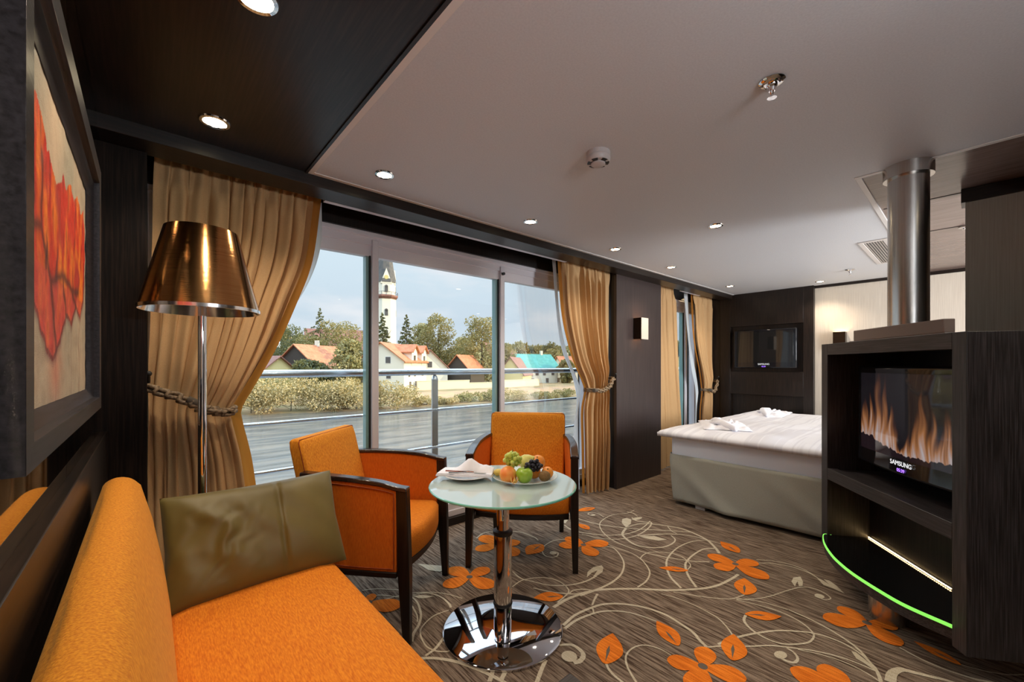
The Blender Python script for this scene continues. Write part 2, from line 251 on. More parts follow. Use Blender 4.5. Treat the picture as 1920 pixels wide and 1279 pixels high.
BEIGE= [[(2.601,1.685),(2.654,1.754),(2.721,1.795),(2.769,1.786),(2.766,1.744),(2.691,1.7)],[(2.537,1.537),(2.615,1.469),(2.628,1.385),(2.567,1.412),(2.541,1.47)],[(1.826,1.432),(1.877,1.467),(1.949,1.48),(2.002,1.46),(1.985,1.436),(1.941,1.41),(1.878,1.404),(1.836,1.406),(1.935,1.44),(1.887,1.445)],[(2.782,0.588),(2.772,0.561),(2.741,0.52),(2.787,0.555),(2.792,0.53),(2.756,0.493),(2.691,0.448),(2.708,0.497),(2.711,0.54)],[(2.579,0.637),(2.624,0.665),(2.682,0.67),(2.724,0.647),(2.671,0.623),(2.614,0.612),(2.6,0.625),(2.655,0.644),(2.618,0.642)],[(2.172,0.34),(2.175,0.325),(2.151,0.295),(2.121,0.266),(2.1,0.256),(2.12,0.291),(2.132,0.318)],[(1.016,1.907),(1.051,1.886),(1.093,1.833),(1.052,1.845),(1.027,1.867)],[(1.201,2.199),(1.239,2.149),(1.309,2.063),(1.283,2.022),(1.248,2.031),(1.21,2.087)],[(2.342,2.12),(2.397,2.14),(2.431,2.11),(2.397,2.059),(2.333,2.028),(2.319,2.062)]]
BLOBS= [((2.817,1.725),0.05,0.02),((1.907,1.76),0.022,0.022),((2.566,0.528),0.025,0.02),((1.927,0.526),0.03,0.02),((1.278,1.091),0.032,0.032),((2.622,1.995),0.02,0.015)]
FLOWERS= [((2.14,1.706),[(2.15,1.862),(2.014,1.809),(2.292,1.621),(2.067,1.558)]),((2.606,0.943),[(2.612,1.106),(2.464,0.998),(2.736,0.87),(2.559,0.757)]),((1.625,0.707),[(1.554,0.818),(1.747,0.746),(1.683,0.57),(1.471,0.669)]),((2.461,0.329),[(2.529,0.443),(2.351,0.468),(2.362,0.209),(2.535,0.235)]),((1.872,0.303),[(1.87,0.478),(1.999,0.393),(1.943,0.211)]),((1.341,1.867),[(1.318,2.03),(1.486,1.881),(1.179,1.879),(1.371,1.696)]),((1.721,2.083),[(1.729,2.266),(1.565,2.114),(1.863,2.018),(1.713,1.881)]),((0.823,1.999),[(0.922,1.86),(0.869,2.063)])]
LEAVES= [((2.594,2.136),(2.767,2.086),0.22),((2.398,1.959),(2.371,1.839),0.3),((1.765,1.853),(1.943,1.889),0.35),((2.226,1.222),(2.322,1.094),0.2),((1.463,1.485),(1.587,1.395),0.3),((2.867,1.132),(2.78,0.986),0.3),((2.472,0.848),(2.293,0.787),0.3),((2.224,0.603),(2.116,0.723),0.24),((1.53,1.058),(1.351,0.97),0.29),((1.757,0.975),(1.668,0.828),0.27),((1.922,0.703),(1.747,0.644),0.28),((2.448,0.175),(2.391,0.037),0.2)]
M['frame_wood'] = tex(mat('grey_stained_frame', (.012, .011, .013), .35, 0, .18), (.030, .028, .034), (80, 4, 80), 2, .3, .7, .2, 4)
M['canvas'] = vcol_mat('painted_canvas', .5, bump=.35)
M['orange_seat'] = tex(mat('bright_orange_chenille', (.60, .135, .005), .85, 0, .25, **{'Sheen Weight': .25, 'Sheen Tint': (1, .5, .15, 1)}), (.84, .28, .016), (90, 18, 90), 3, .3, .7, .5, 4)
M['dark_wood_feet'] = mat('dark_feet', (.02, .013, .01), .4)
M['wood_gloss'] = tex(mat('polished_dark_wood', (.020, .010, .008), .16, 0, .6), (.040, .022, .018), (60, 3, 60), 2, .4, .7)
M['clear_dish'] = mat('clear_glass_dish', (.80, .90, .88), .08, 0, .7, Alpha=.45)
M['apple'] = tex(mat('green_apple_skin', (.27, .46, .030), .28, 0, .5), (.38, .56, .07), (1, 1, 1), 30)
M['peach'] = tex(mat('peach_skin', (.85, .22, .035), .5), (.90, .42, .08), (1, 1, 1), 22)
M['kiwi'] = tex(mat('kiwi_skin', (.16, .085, .025), .8), (.24, .14, .05), (1, 1, 1), 180, .3, .7, .4)
M['tangerine'] = tex(mat('orange_peel', (.86, .27, .025), .38), (.90, .34, .04), (1, 1, 1), 160, .3, .7, .3)
M['navel'] = mat('navel_brown', (.15, .08, .02), .8)
M['pear'] = tex(mat('pear_skin', (.60, .58, .10), .4), (.72, .66, .20), (1, 1, 1), 30)
M['banana'] = tex(mat('banana_skin', (.62, .42, .06), .5), (.75, .55, .10), (1, 1, 1), 60)
M['husk'] = mat('papery_husk', (.75, .45, .12), .7)
M['grape_green'] = mat('green_grape', (.55, .62, .12), .2, 0, .5, **{'Subsurface Weight': .3, 'Subsurface Scale': .01, 'Subsurface Radius': (1, 1, .3)})
M['grape_dark'] = mat('black_grape', (.014, .012, .022), .3)
M['stem'] = mat('grape_stem', (.12, .10, .03), .7)
M['tv_dark'] = mat('dark_screen', (.010, .010, .010), .04, 0, .6)
M['fire_screen'] = vcol_mat('fire_picture', .06, emit=.28, spec=.5)
M['cab_wood'] = tex(mat('brushed_dark_cabinet', (.018, .016, .016), .40), (.068, .060, .064), (110, 110, 3), 2, .42, .72, .4, 6, .001)
M['cab_wood_x'] = tex(mat('brushed_dark_cabinet_rail', (.018, .015, .015), .38), (.066, .056, .059), (3, 110, 110), 2, .42, .72, .4, 6, .001)
M['sconce_glow2'] = emis('bright_sconce_glow', (1, .72, .36), 55)
DL = 13; DLW = 13
# ================================================================ ROOM
# floor with its woven carpet pattern
fl = MB()
fl.box(-.20, 5.86, -2.6, 2.57, -.06, 0)
def zq(p, z): return (p[0], p[1], z)
def ribbon(pts, w0, w1, z):
    P = catmull([Vector((p[0], p[1], 0)) for p in pts], 7); n = len(P); vs = []; fs = []
    for i, p in enumerate(P):
        d = (P[min(i+1, n-1)]-P[max(i-1, 0)]); d = d.normalized() if d.length > 1e-9 else Vector((1, 0, 0))
        q = Vector((-d.y, d.x, 0)); t = i/(n-1); w = (w0+(w1-w0)*t)/2*(1+.12*mn.noise(p*90))
        vs += [tuple(p+q*w+Vector((0, 0, z))), tuple(p-q*w+Vector((0, 0, z)))]
    for i in range(n-1): fs.append((2*i, 2*i+1, 2*i+3, 2*i+2))
    fl.add(vs, fs, 1)
for i, (a, b, pts) in enumerate(VINES): ribbon(pts, a, b, .0010+.00002*i)
def poly(pts, z, mi):
    P = [tuple(p)+(0,) for p in pts]; P = catmull(P+[P[0]], 4)[:-1]
    fl.add([(p.x, p.y, z) for p in P], [tuple(range(len(P)))], mi)
for p in BEIGE: fl.add([(x, y, .0022) for x, y in p], [tuple(range(len(p)))], 1)
for (x, y), a, b in BLOBS:
    ang = math.atan2(-y, x) if False else -.2
    fl.add([(x+a*math.cos(t)*math.cos(ang)-b*math.sin(t)*math.sin(ang), y+a*math.cos(t)*math.sin(ang)+b*math.sin(t)*math.cos(ang), .0023) for t in [k*PI/8 for k in range(16)]], [tuple(range(16))], 1)
for j, (c, tips) in enumerate(FLOWERS):
    c = Vector(c+(0,))
    for i, t in enumerate(tips):
        t = Vector(t+(0,)); d = t-c; q = Vector((-d.y, d.x, 0)).normalized()*d.length
        prof = [(0.0, .05), (.25, .22), (.5, .33), (.72, .34), (.9, .22), (1, .0), (.9, -.22), (.72, -.34), (.5, -.33), (.25, -.22), (0, -.05)]
        P = [c+d*a+q*b*.92 for a, b in prof]
        poly([(p.x, p.y) for p in P], .0026+.0001*i, 2)
    fl.add([(c.x+.018*math.cos(k*PI/6), c.y+.018*math.sin(k*PI/6), .0034) for k in range(12)], [tuple(range(12))], 3)
for j, (a, b, w) in enumerate(LEAVES):
    a = Vector(a+(0,)); b = Vector(b+(0,)); d = b-a; q = Vector((-d.y, d.x, 0))
    up = [(0, 0), (.12, .35), (.35, .85), (.6, 1), (.85, .6), (1, 0)]
    P = [a+d*t+q*w*h for t, h in up]+[a+d*t-q*w*h*.85 for t, h in up[-2:0:-1]]
    poly([(p.x, p.y) for p in P], .0028, 2)
    P = [a+d*.42, a+d*.6+q*.035, a+d*.95, a+d*.6-q*.035]
    fl.add([(p.x, p.y, .0033) for p in P], [(0, 1, 2, 3)], 3)
def carpet_mat(name, c1, c2):
    m = mat(name, c1, .95, 0, .1)
    t = m.node_tree; b = t.nodes['Principled BSDF']; c = t.nodes.new('ShaderNodeTexCoord')
    p = t.nodes.new('ShaderNodeMapping'); p.inputs['Scale'].default_value = (95, 5.5, 1); p.inputs['Rotation'].default_value = (0, 0, -.06)
    n = t.nodes.new('ShaderNodeTexNoise'); n.inputs['Scale'].default_value = 1.15; n.inputs['Detail'].default_value = 5; n.inputs['Roughness'].default_value = .65
    r = t.nodes.new('ShaderNodeValToRGB'); r.color_ramp.elements[0].position = .40; r.color_ramp.elements[1].position = .60
    r.color_ramp.elements[0].color = (*c1, 1); r.color_ramp.elements[1].color = (*c2, 1)
    n2 = t.nodes.new('ShaderNodeTexNoise'); n2.inputs['Scale'].default_value = 420; n2.inputs['Detail'].default_value = 1
    mu = t.nodes.new('ShaderNodeMix'); mu.data_type = 'RGBA'; mu.blend_type = 'OVERLAY'; mu.inputs[0].default_value = .55
    t.links.new(c.outputs['Object'], p.inputs[0]); t.links.new(p.outputs[0], n.inputs['Vector']); t.links.new(n.outputs['Fac'], r.inputs[0])
    t.links.new(c.outputs['Object'], n2.inputs['Vector']); t.links.new(r.outputs[0], mu.inputs[6]); t.links.new(n2.outputs['Fac'], mu.inputs[7])
    t.links.new(mu.outputs[2], b.inputs['Base Color'])
    bb = t.nodes.new('ShaderNodeBump'); bb.inputs['Strength'].default_value = .35; bb.inputs['Distance'].default_value = .002
    t.links.new(n2.outputs['Fac'], bb.inputs['Height']); t.links.new(bb.outputs[0], b.inputs['Normal'])
    return m
M['carpet'] = carpet_mat('brown_striped_carpet', (.068, .042, .027), (.29, .215, .155))
M['c_beige'] = carpet_mat('beige_carpet_pile', (.50, .42, .29), (.62, .54, .40))
M['c_orange'] = carpet_mat('orange_carpet_pile', (.62, .135, .012), (.86, .24, .025))
M['c_dark'] = mat('grey_brown_pile', (.13, .10, .075), .95)
struct('floor', fl, ['carpet', 'c_beige', 'c_orange', 'c_dark'], fixn=False, label='brown striped carpet with beige vines and orange flowers')
# ceilings
NX, NY = 2.62, .37
m = MB(); m.box(.572, NX, -2.6, 2.115, CEIL, CEIL+.06); m.box(NX, 5.86, NY, 2.115, CEIL, CEIL+.06)
struct('ceiling', m, 'ceiling', label='pale grey white ceiling field')
m = MB()   # thin raised edge of the white field
def edge(x0, x1, y0, y1): m.box(x0, x1, y0, y1, CEIL-.004, CEIL)
edge(.572, .597, -2.6, 2.115); edge(.597, 5.76, 2.09, 2.115); edge(NX-.025, NX, -2.6, NY+.025); edge(NX, 5.76, NY, NY+.025)
struct('trim_1', m, 'white_trim', bevel=.0015, label='thin white edging round the pale ceiling')
m = MB(); m.box(-.20, .572, -2.6, 2.115, CEIL, CEIL+.06); m.box(.560, .572, -2.6, 2.115, CEIL-.006, CEIL)
struct('ceiling', m, 'wood_y', label='dark wood ceiling panel')
m = MB(); m.box(NX, 5.86, -2.6, NY, CEIL+.002, CEIL+.06); 
struct('ceiling', m, 'recess_wood', label='brown veneer ceiling beside the steel flue')
m = MB(); m.box(4.02, 4.028, -.16, .36, CEIL-.0005, CEIL+.004); m.box(3.25, 3.256, -.4, .36, CEIL-.0005, CEIL+.004)
struct('trim_2', m, 'black', label='dark joints of the veneer ceiling')
# beam / soffit along the windows
m = MB(); m.box(-.20, 5.86, 2.115, 2.265, SOF, CEIL+.06)
struct('trim_3', m, 'wood_x', bevel=.002, label='dark wood beam above the windows')
m = MB(); m.box(.70, 2.63, 2.268, 2.300, SOF+.001, SOF+.022); m.box(4.67, 5.15, 2.268, 2.300, SOF+.001, SOF+.022)
struct('trim_4', m, 'alu', label='curtain track behind the beam')
# window wall: recess head, piers, upper band
m = MB()
m.box(-.20, 5.86, 2.265, 2.74, 2.22, 2.28); m.box(-.2, 5.86, 2.56, 2.74, 2.035, 2.22)
m.box(-.20, 0, 2.265, 2.74, -.06, 2.22); m.box(3.345, 4.16, 2.29, 2.74, -.06, 2.22); m.box(5.75, 5.86, 2.265, 2.74, -.06, 2.22)
m.box(-.2, 5.86, 2.575, 2.74, -.3, .055)
struct('wall_window', m, 'wood_z', label='dark wood window wall')
m = MB(); m.box(3.335, 4.165, 2.262, 2.29, 0, SOF)
struct('wall_window_panel', m, 'laminate', label='satin dark brown wall panel with the sconce')
m = MB(); m.box(-.142, .0, 2.235, 2.266, 0, SOF); struct('wall_window_panel', m, 'wood_matt', bevel=.001, label='dark wood pier beside the left curtain')
m = MB(); m.box(0, 3.335, 2.555, 2.575, 0, .055); m.box(4.165, 5.75, 2.555, 2.575, 0, .055)
struct('baseboard_window', m, 'wood_x', label='dark kick board under the windows')
# left wall: mirror above dark wainscot ledge
m = MB(); m.box(-.20, -.141, -2.6, 2.235, -.06, CEIL); struct('wall_left', m, 'wood_y', label='dark wood side wall')
m = MB()
for y0, y1 in ((-1.2, -.42), (-.416, .58), (.584, 1.36), (1.364, 2.03), (2.034, 2.234)): m.box(-.141, -.136, y0, y1, .925, 2.095)
mo = m.build('smoked_mirror', 'mirror'); tag(mo, 'smoked mirror panels on the side wall behind the painting', 'mirror')
m = MB(); m.box(-.141, -.116, -1.2, 2.234, 0, .925)
struct('trim_5', m, 'wood_y', bevel=.002, label='dark wood wainscot with a narrow ledge below the mirror')
# far wall
m = MB(); m.box(5.80, 5.90, -2.6, 2.3, -.06, 2.16); struct('wall_far', m, 'cream_wall', label='cream wall behind the bed')
m = MB(); m.box(5.78, 5.80, -2.6, 1.24, CEIL-.03, CEIL); struct('trim_6', m, 'wood_y', label='dark wood strip on top of the cream wall')
m = MB()
for y0, y1, z0, z1 in ((1.235, 1.335, 0, CEIL), (2.14, 2.265, 0, CEIL), (1.335, 2.14, 1.68, CEIL), (1.335, 2.14, .81, 1.10), (1.335, 2.14, 0, .36)):
    m.box(5.735, 5.799, y0, y1, z0, z1)
m.box(5.785, 5.799, 1.335, 2.14, .3, 1.7)
struct('wall_far_panel', m, 'wood_z', bevel=.0015, label='dark wood wall panel with two niches')
# partition behind the fireplace cabinet, with its bulkhead
m = MB(); m.box(3.2, 3.26, -2.6, .035, 0, 2.03); struct('wall_partition', m, 'taupe_wall', label='taupe partition wall behind the cabinet')
m = MB(); m.box(2.64, 3.19, -2.6, -.16, 2.03, CEIL); m.box(3.19, 3.31, -2.6, .05, 2.03, CEIL)
struct('trim_7', m, 'wood_y', bevel=.002, label='dark wood bulkhead over the taupe partition')
m = MB(); m.box(1.35, 3.2, -1.0, -.94, 0, CEIL); struct('wall_light_block', m, 'wood_z', label='added dark wood wall out of view that keeps light off the cabinet side')  # unseen wall added to shade the side of the cabinet
m = MB(); m.box(-.2, 5.9, -2.7, -2.6, -.06, 2.16); struct('wall_back', m, 'cream_wall', label='cream back wall of the suite')
m = MB(); m.box(-.2, 5.9, -2.7, 2.74, 2.28, 2.33); struct('ceiling', m, 'black', label='deck above the room')
# windows -------------------------------------------------------------
YW = 2.62
def window(name, x0, x1, mull, label):
    w = empty(name, (0, 0, 0), kind='structure', label=label)
    f_ = MB()
    f_.box(x0, x1, YW-.03, YW+.05, 1.955, 2.035); f_.box(x0, x1, YW-.045, YW+.0, 2.005, 2.035); f_.box(x0, x1, YW-.02, YW+.03, 1.885, 1.958)
    f_.box(x0, x1, YW-.035, YW+.05, .055, .10); f_.box(x0, x1, YW-.02, YW+.03, .10, .15)
    f_.box(x0, x0+.06, YW-.03, YW+.05, .1, 1.96); f_.box(x1-.06, x1, YW-.03, YW+.05, .1, 1.96)
    f_.build('window_frame', 'alu', w, bevel=.003)
    xs = [x0+.06]+list(mull)+[x1-.06]
    for xm in mull:
        k = MB(); k.box(xm, xm+.045, YW-.04, YW+.045, .10, 1.99); k.build('mullion', 'alu', w, bevel=.004)
        k = MB(); k.box(xm-.030, xm-.003, YW-.012, YW+.035, .15, 1.89, 0); k.box(xm-.012, xm-.001, YW-.02, YW+.01, .15, 1.89, 1); k.build('glass_edge', ['glass_edge', 'black'], w)
    for a, b in zip(xs, xs[1:]):
        k = MB(); k.box(a, b, YW+.008, YW+.014, .15, 1.89); k.build('window_pane', 'glass', w)
    return w
w1 = window('window_1', .0, 3.345, [1.085, 2.165], 'wide sliding window onto the river')
k = MB(); k.lathe([(.012, 0), (.012, .02)], 12); o = k.build('latch', 'black', w1); o.location = (2.185, YW-.042, 1.93); o.rotation_euler = (PI/2, 0, 0)
w2 = window('window_2', 4.16, 5.75, [5.40], 'narrow window beside the bed')
# ================================================================ OUTSIDE
# balcony railing of the ship
r_ = empty('balcony_railing', (0, 2.95, 0), label='steel balcony railing outside the window', cat='railing')
k = MB(); k.tube([(-1.2, 0, 1.125), (7.5, 0, 1.125)], .026, 14); k.build('handrail', 'alu_rail', r_, smooth=True)
for z in (.815, .51, .2):
    k = MB(); k.tube([(-1.2, 0, z), (7.5, 0, z)], .012, 10); k.build('rail', 'alu_rail', r_, smooth=True)
for x in (-.15, 1.768, 3.66, 5.6):
    k = MB(); k.prism([(x-.028, -.008), (x+.028, -.008), (x+.028, .008), (x-.028, .008)], -.25, 1.07); k.lathe([(.028, 0), (.02, .03), (.004, .045)], 12, (x, 0, 1.06)); k.build('post', 'alu_rail', r_, bevel=.002)
m = MB(); m.box(-1.2, 7.5, 2.74, 3.02, -.30, -.22); struct('trim_8', m, 'alu', label='ship side ledge below the railing')
# river
def water_mat():
    m = mat('river_water', (.075, .085, .085), .05, 0, .5); t = m.node_tree; b = t.nodes['Principled BSDF']
    c = t.nodes.new('ShaderNodeTexCoord'); p = t.nodes.new('ShaderNodeMapping'); p.inputs['Scale'].default_value = (.035, .15, 1); p.inputs['Rotation'].default_value = (0, 0, -.25)
    n = t.nodes.new('ShaderNodeTexNoise'); n.inputs['Scale'].default_value = 1.6; n.inputs['Detail'].default_value = 9; n.inputs['Roughness'].default_value = .72
    bb = t.nodes.new('ShaderNodeBump'); bb.inputs['Strength'].default_value = .9; bb.inputs['Distance'].default_value = .22
    n2 = t.nodes.new('ShaderNodeTexNoise'); n2.inputs['Scale'].default_value = 5; n2.inputs['Detail'].default_value = 8
    r = t.nodes.new('ShaderNodeValToRGB'); r.color_ramp.elements[0].color = (.05, .065, .075, 1); r.color_ramp.elements[1].color = (.20, .185, .16, 1); r.color_ramp.elements[0].position = .38; r.color_ramp.elements[1].position = .66
    t.links.new(c.outputs['Object'], p.inputs[0]); t.links.new(p.outputs[0], n.inputs['Vector']); t.links.new(n.outputs['Fac'], bb.inputs['Height']); t.links.new(bb.outputs[0], b.inputs['Normal'])
    t.links.new(p.outputs[0], n2.inputs['Vector']); t.links.new(n2.outputs['Fac'], r.inputs[0]); t.links.new(r.outputs[0], b.inputs['Base Color'])
    return m
M['water'] = water_mat()
m = MB(); m.add([(-120, 3.4, -5), (420, 3.4, -5), (420, 66, -5), (-120, 66, -5)], [(0, 1, 2, 3)]); struct('river', m, 'water', label='rippled river', fixn=False)
def bankz(x, y):
    s = float(np.interp(x, [-60, 8, 20, 28, 48, 62, 110, 300], [63, 60, 56.5, 54.5, 53, 51, 48, 45]))+.9*mn.noise(Vector((x*.09, 1.3, 0)))
    t = y-s
    if t < 0: return -5-min(1.5, -t*.3)
    z = -5+min(t, 9)*.055+.6*max(0, min(1, (t-7)/4))
    z += max(0, t-90)*.075*(1+.25*mn.noise(Vector((x*.012, y*.012, 3))))
    return min(z, 17)+.12*mn.noise(Vector((x*.3, y*.3, 0)))
m = MB(); nu, nv = 190, 90
def gf(u, v): x = -90+420*u; y = 50+330*v**2.2; return (x, y, bankz(x, y))
m.grid(gf, nu, nv)
M['bank'] = tex(mat('dry_grass_bank', (.20, .17, .075), .95), (.36, .24, .125), (1, 1, 1), .22, .35, .62, .5, 9, .3)
for i_ in range(len(m.f)):
    q_ = m.v[m.f[i_][0]]; s_ = float(np.interp(q_[0], [-60, 8, 20, 28, 48, 62, 110, 300], [63, 60, 56.5, 54.5, 53, 51, 48, 45])); t_ = q_[1]-s_+1.5*mn.noise(Vector((q_[0]*.2, q_[1]*.3, 0)))
    m.m[i_] = 1 if 6.5 < t_ < 15 and q_[0] > 18 else (2 if t_ > 60 else 0)
M['soil'] = tex(mat('bare_earth_slope', (.33, .22, .14), .95), (.46, .29, .15), (1, 1, 1), .6, .35, .62, .5, 9, .3)
M['meadow'] = tex(mat('dark_meadow', (.06, .07, .03), .95), (.12, .11, .045), (1, 1, 1), .2)
struct('river_bank', m, ['bank', 'soil', 'meadow'], smooth='all', fixn=False, label='grassy far bank rising to wooded hills')
# foliage
M['leaf_dark'] = tex(mat('dark_spruce_green', (.060, .080, .045), .8), (.12, .135, .07), (1, 1, 1), .5)
M['leaf_mid'] = tex(mat('autumn_green', (.20, .20, .085), .8), (.38, .30, .13), (1, 1, 1), .4)
M['leaf_gold'] = tex(mat('golden_willow', (.42, .33, .16), .8), (.60, .48, .26), (1, 1, 1), .5)
M['leaf_olive'] = tex(mat('olive_foliage', (.25, .25, .11), .8), (.44, .37, .18), (1, 1, 1), .5)
M['trunk'] = mat('grey_bark', (.10, .08, .06), .9)
for q in ('leaf_dark', 'leaf_mid', 'leaf_gold', 'leaf_olive'): add_translucent(M[q], .25, (.35, .30, .08))
def leaves(rng, centers, n, size):
    c = np.array([(p[0], p[1], p[2]) for p in centers]); rad = np.array([p[3] for p in centers]); w = rad**2; w = w/w.sum()
    idx = rng.choice(len(c), n, p=w)
    d = rng.normal(size=(n, 3)); d /= np.linalg.norm(d, axis=1)[:, None]
    rr = rad[idx]*(.55+.5*rng.random(n)**.7)
    P = c[idx]+d*rr[:, None]*np.array([1, 1, .85])
    a = rng.normal(size=(n, 3)); a /= np.linalg.norm(a, axis=1)[:, None]; b = np.cross(a, rng.normal(size=(n, 3))); b /= np.linalg.norm(b, axis=1)[:, None]
    s = size*(.6+.8*rng.random(n))[:, None]; a = a*s; b = b*s*.6
    V = np.stack([P-a, P+b, P+a, P-b], 1).reshape(-1, 3)
    return V.tolist(), [(4*i, 4*i+1, 4*i+2, 4*i+3) for i in range(n)]
def tree(name, loc, h, w, mt, seed, n=1400, leaf=.32, label='', cat='tree', group=None, trunk=.25, kind='round'):
    rng = np.random.default_rng(seed); cs = []
    if kind == 'round':
        for i in range(44):
            t = ((i+rng.random())/44); zz = h*(trunk+(1-trunk)*t); env = math.sin(PI*min(.97, .16+.76*t))**.7; a = i*2.4+rng.random(); rad = w/2*env; q_ = .25+.5*rng.random()
            cs.append((math.cos(a)*rad*q_, math.sin(a)*rad*q_, min(zz, h*.93), w*.155*(.65+.7*rng.random())*(.55+.45*env)))
    elif kind == 'bush':
        for i in range(22):
            a = rng.random()*2*PI; q = rng.random()**.5*w*.42; hh = h*(.30+.5*rng.random())*(1-(q/(w*.55))**2*.6)
            cs.append((math.cos(a)*q, math.sin(a)*q*.7, hh, h*.26*(.7+.6*rng.random())))
    else:
        for i in range(60):
            t = (i+.5)/60; a = i*2.4; rad = w/2*(1-t)**.9*(.75+.4*rng.random())
            for q in (.35, .75, 1): cs.append((math.cos(a)*rad*q, math.sin(a)*rad*q, h*(.10+.88*t)-rad*q*.18, max(.12, w*.085*(1-t*.8))))
    root = empty(name, loc, label=label, cat=cat, group=group)
    V, Fc = leaves(rng, cs, n, leaf); mb = MB(); mb.add(V, Fc); mb.build('foliage', mt, root, fixn=False)
    hb = .45 if kind == 'bush' else .85; rb = .06 if kind == 'bush' else max(.08, w*.028)
    tb = MB(); tb.tube([(0, 0, -.6), (.05*w*.2, 0, h*hb*.5), (0, 0, h*hb)], [rb, rb*.7, .03], 7)
    for i in range(5):
        a = i*1.3+seed; tb.tube([(0, 0, h*hb*(.2+.12*i)), (math.cos(a)*w*.25, math.sin(a)*w*.25, h*hb*(.42+.12*i))], [rb*.45, .02], 5)
    tb.build('trunk', 'trunk', root)
    return root
# houses ---------------------------------------------------------------
M['h_white'] = mat('cream_render', (.74, .70, .58), .8); M['h_yellow'] = mat('yellow_render', (.78, .66, .32), .8); M['h_dark'] = mat('dark_boarding', (.055, .045, .035), .8)
M['h_wall'] = mat('pale_garden_wall', (.74, .66, .48), .85); M['h_win'] = mat('dark_window', (.10, .09, .085), .2)
M['h_frame'] = mat('white_window_frame', (.7, .7, .68), .6)
def roofm(n, c1, c2): return tex(mat(n, c1, .75), c2, (1, 1, 1), 1.2, .35, .65, .3, 6, .05)
M['roof_red'] = roofm('red_tiles', (.42, .14, .06), (.52, .21, .10)); M['roof_brown'] = roofm('brown_tiles', (.20, .09, .07), (.28, .13, .10)); M['roof_teal'] = roofm('teal_sheeting', (.045, .27, .25), (.08, .35, .32)); M['roof_slate'] = roofm('slate', (.07, .07, .07), (.12, .11, .10))
M['gold'] = mat('gilt_clock', (.6, .5, .2), .4)
def house(name, loc, rz, L, Wd, hw, hr, wm, rm, label, wins=(), gwins=(), dormers=(), chimney=None, over=.5, cat='house', group=None):
    """gable house: ridge along local x, gables at x=0 and x=L; front side is -y"""
    r = empty(name, loc, rz, label=label, cat=cat, group=group)
    w = MB(); h = Wd/2
    pent = [(-h, -1.5), (h, -1.5), (h, hw), (0, hw+hr), (-h, hw)]
    w.loft([[(0, y, z) for y, z in pent], [(L, y, z) for y, z in pent]]); w.build('wall', wm, r)
    rf = MB(); th = .22; sl = hr/h
    for sg in (-1, 1):
        a = [(0, hw+hr+.04), (sg*(h+over), hw-over*sl+.04), (sg*(h+over), hw-over*sl+.04+th), (0, hw+hr+.04+th)]
        rf.loft([[(-over, y, z) for y, z in a], [(L+over, y, z) for y, z in a]])
    rf.build('roof', rm, r)
    for (x, z, ww, wh) in wins:
        q = MB(); q.box(x-ww/2-.08, x+ww/2+.08, -h-.05, -h+.02, z-.08, z+wh+.08, 1); q.box(x-ww/2, x+ww/2, -h-.07, -h, z, z+wh, 0); q.build('window', ['h_win', 'h_frame'], r)
    for (y, z, ww, wh) in gwins:
        q = MB(); q.box(-.05, .02, y-ww/2-.08, y+ww/2+.08, z-.08, z+wh+.08, 1); q.box(-.07, 0, y-ww/2, y+ww/2, z, z+wh, 0); q.build('window', ['h_win', 'h_frame'], r)
    for (x, dw, dh) in dormers:
        q = MB(); y0 = -h-.1; zz = hw
        p = [(x-dw/2, zz-.8), (x+dw/2, zz-.8), (x+dw/2, zz+dh), (x, zz+dh+dw*.42), (x-dw/2, zz+dh)]
        q.loft([[(a, y0, b) for a, b in p], [(a, 0, b) for a, b in p]]); dd = q.build('dormer', wm, r)
        q = MB()
        for sg in (-1, 1):
            e_ = [(0, dh+dw*.42+.02), (sg*(dw/2+.35), dh-.30), (sg*(dw/2+.35), dh-.30+.2), (0, dh+dw*.42+.24)]
            q.loft([[(x+a, y0-.5, zz+b) for a, b in e_], [(x+a, .3, zz+b) for a, b in e_]])
        q.build('dormer_roof', rm, dd)
        q = MB(); q.box(x-.5, x+.5, y0-.06, y0, zz+.0, zz+1.2); q.build('window', 'h_win', dd)
    if chimney:
        q = MB(); q.box(chimney-.35, chimney+.35, -.35, .35, hw+hr-.8, hw+hr+1.3); q.build('chimney', 'h_white', r)
    return r
Z0 = -4.0
def ang(p, q): return math.atan2(q.y-p.y, q.x-p.x)
def gh(name, px0, d0, px1, d1, **k):     # ridge from column px0 at d0 to px1 at d1
    a = at(px0, d0, Z0); b = at(px1, d1, Z0); return house(name, a, ang(a, b), (b-a).length, **k)
gh('house', 714, 80, 776, 97, Wd=9.5, hw=6.0, hr=3.5, wm='h_white', rm='roof_red', label='white house with orange tiled roof and two dormers below the church', wins=[(2.5, 2.9, 1, 1.3), (5.5, 2.9, 1, 1.3), (10, 2.9, 1, 1.3), (3, .6, 1, 1.3), (6, .6, 1, 1.3)], gwins=[(-1.5, 5.6, 1, 1.2), (1.6, 2.6, .9, 1.2), (-1.6, 2.6, .9, 1.2), (1.6, 0, .9, 1.2)], dormers=[(5.2, 3, 2.0), (10.8, 3, 2.0)])
gh('house', 806, 92, 790, 104, Wd=8.0, hw=4.6, hr=3.9, wm='h_white', rm='roof_brown', label='small white gable house right of the dormered house', gwins=[(0, 4.7, 1, 1.3), (1.5, 1.5, 1, 1.3)])
gh('house', 553, 84, 648, 99, Wd=11, hw=4.7, hr=4.6, wm='h_dark', rm='roof_red', label='dark timber gable house with red roof and chimney', chimney=6.2)
gh('house', 440, 88, 523, 80, Wd=8, hw=3.6, hr=3.2, wm='h_yellow', rm='roof_brown', label='yellow house with brown roof next to the left curtain', wins=[(9.5, 1.4, .8, 1.3), (10.6, 1.4, .8, 1.3)], over=.7)
